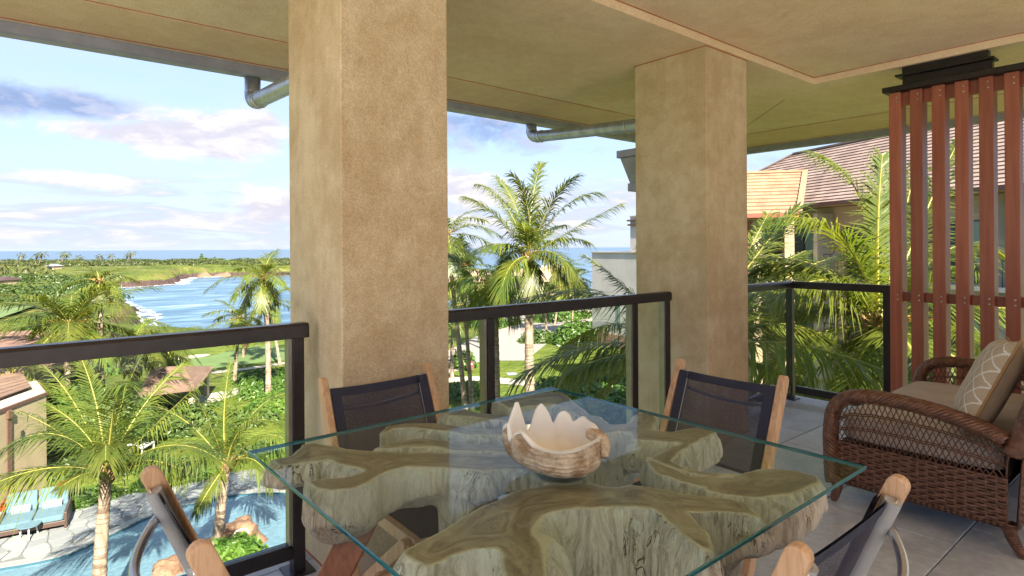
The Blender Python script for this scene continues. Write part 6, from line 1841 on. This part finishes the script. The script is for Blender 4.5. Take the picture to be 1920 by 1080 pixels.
hb_(sw_ + 1.57, sw_ + 2.03, -.075, -.061, zy(728, 31.6) + .07, zy(697, 31.6) - .07, 'pane', 'dark_window', wf2)
a0 = gnd(20, 25)
an = thing('flat_roofed_annex', 'low beige annex with brown edged flat roof at the left edge', 'house', a0)
P = [gnd(-70, 22.0), gnd(85, 26.7), gnd(62, 30), gnd(-80, 29)]
zt2 = -5.02
house_box(P, GZ - .3, zt2, 'wall', 'beige_wall', an, a0)
Pc = sum(P, Vector()) / 4
house_box([Pc + (q - Pc) * 1.02 for q in P], zt2 + .001, zt2 + .13, 'roof_edge', 'brown_fascia', an, a0)
house_box([Pc + (q - Pc) * .985 for q in P], zt2 + .131, zt2 + .15, 'roof_deck', 'cream_wall', an, a0)
q0 = gnd(12, 24.3) - FWD * .10
house_box([q0 - RGT * .09, q0 + RGT * .09, q0 + RGT * .09 + FWD * .2, q0 - RGT * .09 + FWD * .2], GZ, zt2, 'downpipe', 'brown_fascia', an, a0)
q0 = gnd(12, 24.3) - FWD * .14
house_box([q0 - RGT * .17, q0 + RGT * .17, q0 + RGT * .17 + FWD * .2, q0 - RGT * .17 + FWD * .2], zt2 - .34, zt2 - .02, 'rain_head', 'brown_fascia', an, a0)
q0 = gnd(36, 25.08) - FWD * .05
house_box([q0 - RGT * .09, q0 + RGT * .09, q0 + RGT * .09 + FWD * .12, q0 - RGT * .09 + FWD * .12], -6.4, -6.1, 'vent', 'dark_metal', an, a0)
rr_ = part_empty('roof', an)
ra, rb2, rc, rd = at(-70, 790, 23.0), at(58, 730, 27.0), at(40, 727, 29.5), at(-70, 724, 27.5)
ra.z = rb2.z = zt2 + .30; rc.z = rd.z = zt2 + .52
slope(rr_, a0, ra, rb2, rc, rd, 7, 'shingle_brown', .04)
house_box([ra + FWD * .5, rb2 - RGT * .4 + FWD * .3, rc, rd], zt2 + .152, zt2 + .28, 'upper_wall', 'brown_fascia', an, a0)
ho = gnd(335, 40)
pv = thing('pavilion', 'open pavilion with low brown roof between the palms by the putting green', 'pavilion', ho)
zt3 = zy(729, 36)
pc = [gnd(262, 35), gnd(362, 36.5), gnd(392, 43), gnd(290, 43)]
top_ = sum(pc, Vector()) / 4
for k in range(4):
    q = pc[k].lerp(top_, .12); house_box([q + RGT * a + FWD * b for a, b in ((-.14, -.14), (.14, -.14), (.14, .14), (-.14, .14))], GZ, zt3, 'post', 'cream_wall', pv, ho)
pr = part_empty('roof', pv)
pk = [top_ + (q - top_) * 1.12 for q in pc]
t0, t1 = top_ + (pc[0] - top_) * .2 + RGT * -.3, top_ + (pc[1] - top_) * .2 + RGT * .3
for q in pk: q.z = zt3
t0.z = t1.z = zt3 + .95
slope(pr, ho, pk[0], pk[1], t1, t0, 8, 'shingle_brown', .04)
slope(pr, ho, pk[1], pk[2], t1 + Vector((.01, 0, 0)), t1, 8, 'shingle_brown', .04)
slope(pr, ho, pk[3], pk[0], t0, t0 - Vector((.01, 0, 0)), 8, 'shingle_brown', .04)
slope(pr, ho, pk[2], pk[3], t0, t1, 8, 'shingle_brown', .04)
# far roofs beyond the grove
def hut(label, px, Z, w, h, roofmat):
    c_ = gnd(px, Z, GZ)
    g_ = thing('hut', label, 'hut', c_, math.atan2(RGT.y, RGT.x))
    MB().box((-w / 2, -3, 0), (w / 2, 3, h)).build('wall', 'beige_wall', g_)
    MB().box((-w * .3, -3.05, .2), (w * .3, -3.001, h * .9)).build('opening', 'dark_window', g_)
    MB().add([(-w * .62, -4, h), (w * .62, -4, h), (w * .62, 4, h), (-w * .62, 4, h), (-w * .25, 0, h + 1.1), (w * .25, 0, h + 1.1)], [(0, 1, 5, 4), (1, 2, 5), (2, 3, 4, 5), (3, 0, 4), (3, 2, 1, 0)]).build('roof', roofmat, g_)
hut('small brown roofed pavilion before the far palm grove', 10, 176, 3.4, 1.9, 'dark_frame')
hut('small grey roofed hut on the far headland', 101, 330, 4.2, 2.0, 'gutter_metal')

# parked car by the drive
cz = gnd(1096, 100)
car = thing('parked_car', 'dark parked car beside the drive island', 'car', cz, math.atan2(RGT.y, RGT.x) + .15)
mat_plain('car_paint', (0.018, 0.022, 0.035), .22, .3)
mat_plain('tyre', (0.02, 0.02, 0.02), .85)
prof = [(-2.3, .45), (2.25, .45), (2.35, .75), (2.25, 1.0), (1.25, 1.12), (.55, 1.68), (-1.9, 1.72), (-2.3, 1.1)]
Mx = Matrix(((1, 0, 0, 0), (0, 0, -1, .9), (0, 1, 0, 0), (0, 0, 0, 1)))
MB().extrude(prof, Mx, 1.8).build('body', 'car_paint', car, bevel=.06)
MB().extrude([(.45, 1.58), (1.02, 1.14), (-1.8, 1.14), (-1.8, 1.60)], Matrix(((1, 0, 0, 0), (0, 0, -1, .91), (0, 1, 0, 0), (0, 0, 0, 1))), 1.82).build('side_window', 'dark_window', car)
for x_ in (-1.45, 1.45):
    for y_ in (-.92, .70):
        wh = MB().tube([(x_, y_, .36), (x_, y_ + .22, .36)], .36, 16).build('wheel', 'tyre', car)
        MB().tube([(x_, y_ - .01, .36), (x_, y_ + .23, .36)], .20, 12).build('rim', 'steel', wh)
MB().box((2.28, -.7, .72), (2.37, -.35, .88)).build('headlight', 'white_paint', car); MB().box((2.28, .35, .72), (2.37, .7, .88)).build('headlight', 'white_paint', car)

# sun loungers behind the pool bed
for i, (x, y, lab) in enumerate([(12, 905, 'white sun lounger at the left edge beyond the planting bed'), (45, 895, 'white sun lounger beside the one at the left edge'), (262, 850, 'white sun lounger behind the big palm crown')]):
    c_ = S(x, y, GZ)
    l_ = thing('sun_lounger', lab, 'sun lounger', c_, .5 + i, 'white sun loungers behind the pool')
    MB().box((-.32, -.9, .28), (.32, .35, .36)).build('seat', 'white_paint', l_, bevel=.02)
    MB().beam((0, .36, .32), (0, .95, .75), .64, .07).build('backrest', 'white_paint', l_)
    for a in (-.28, .28):
        for b in (-.8, .3): MB().box((a - .03, b - .03, 0), (a + .03, b + .03, .279)).build('leg', 'white_paint', l_)
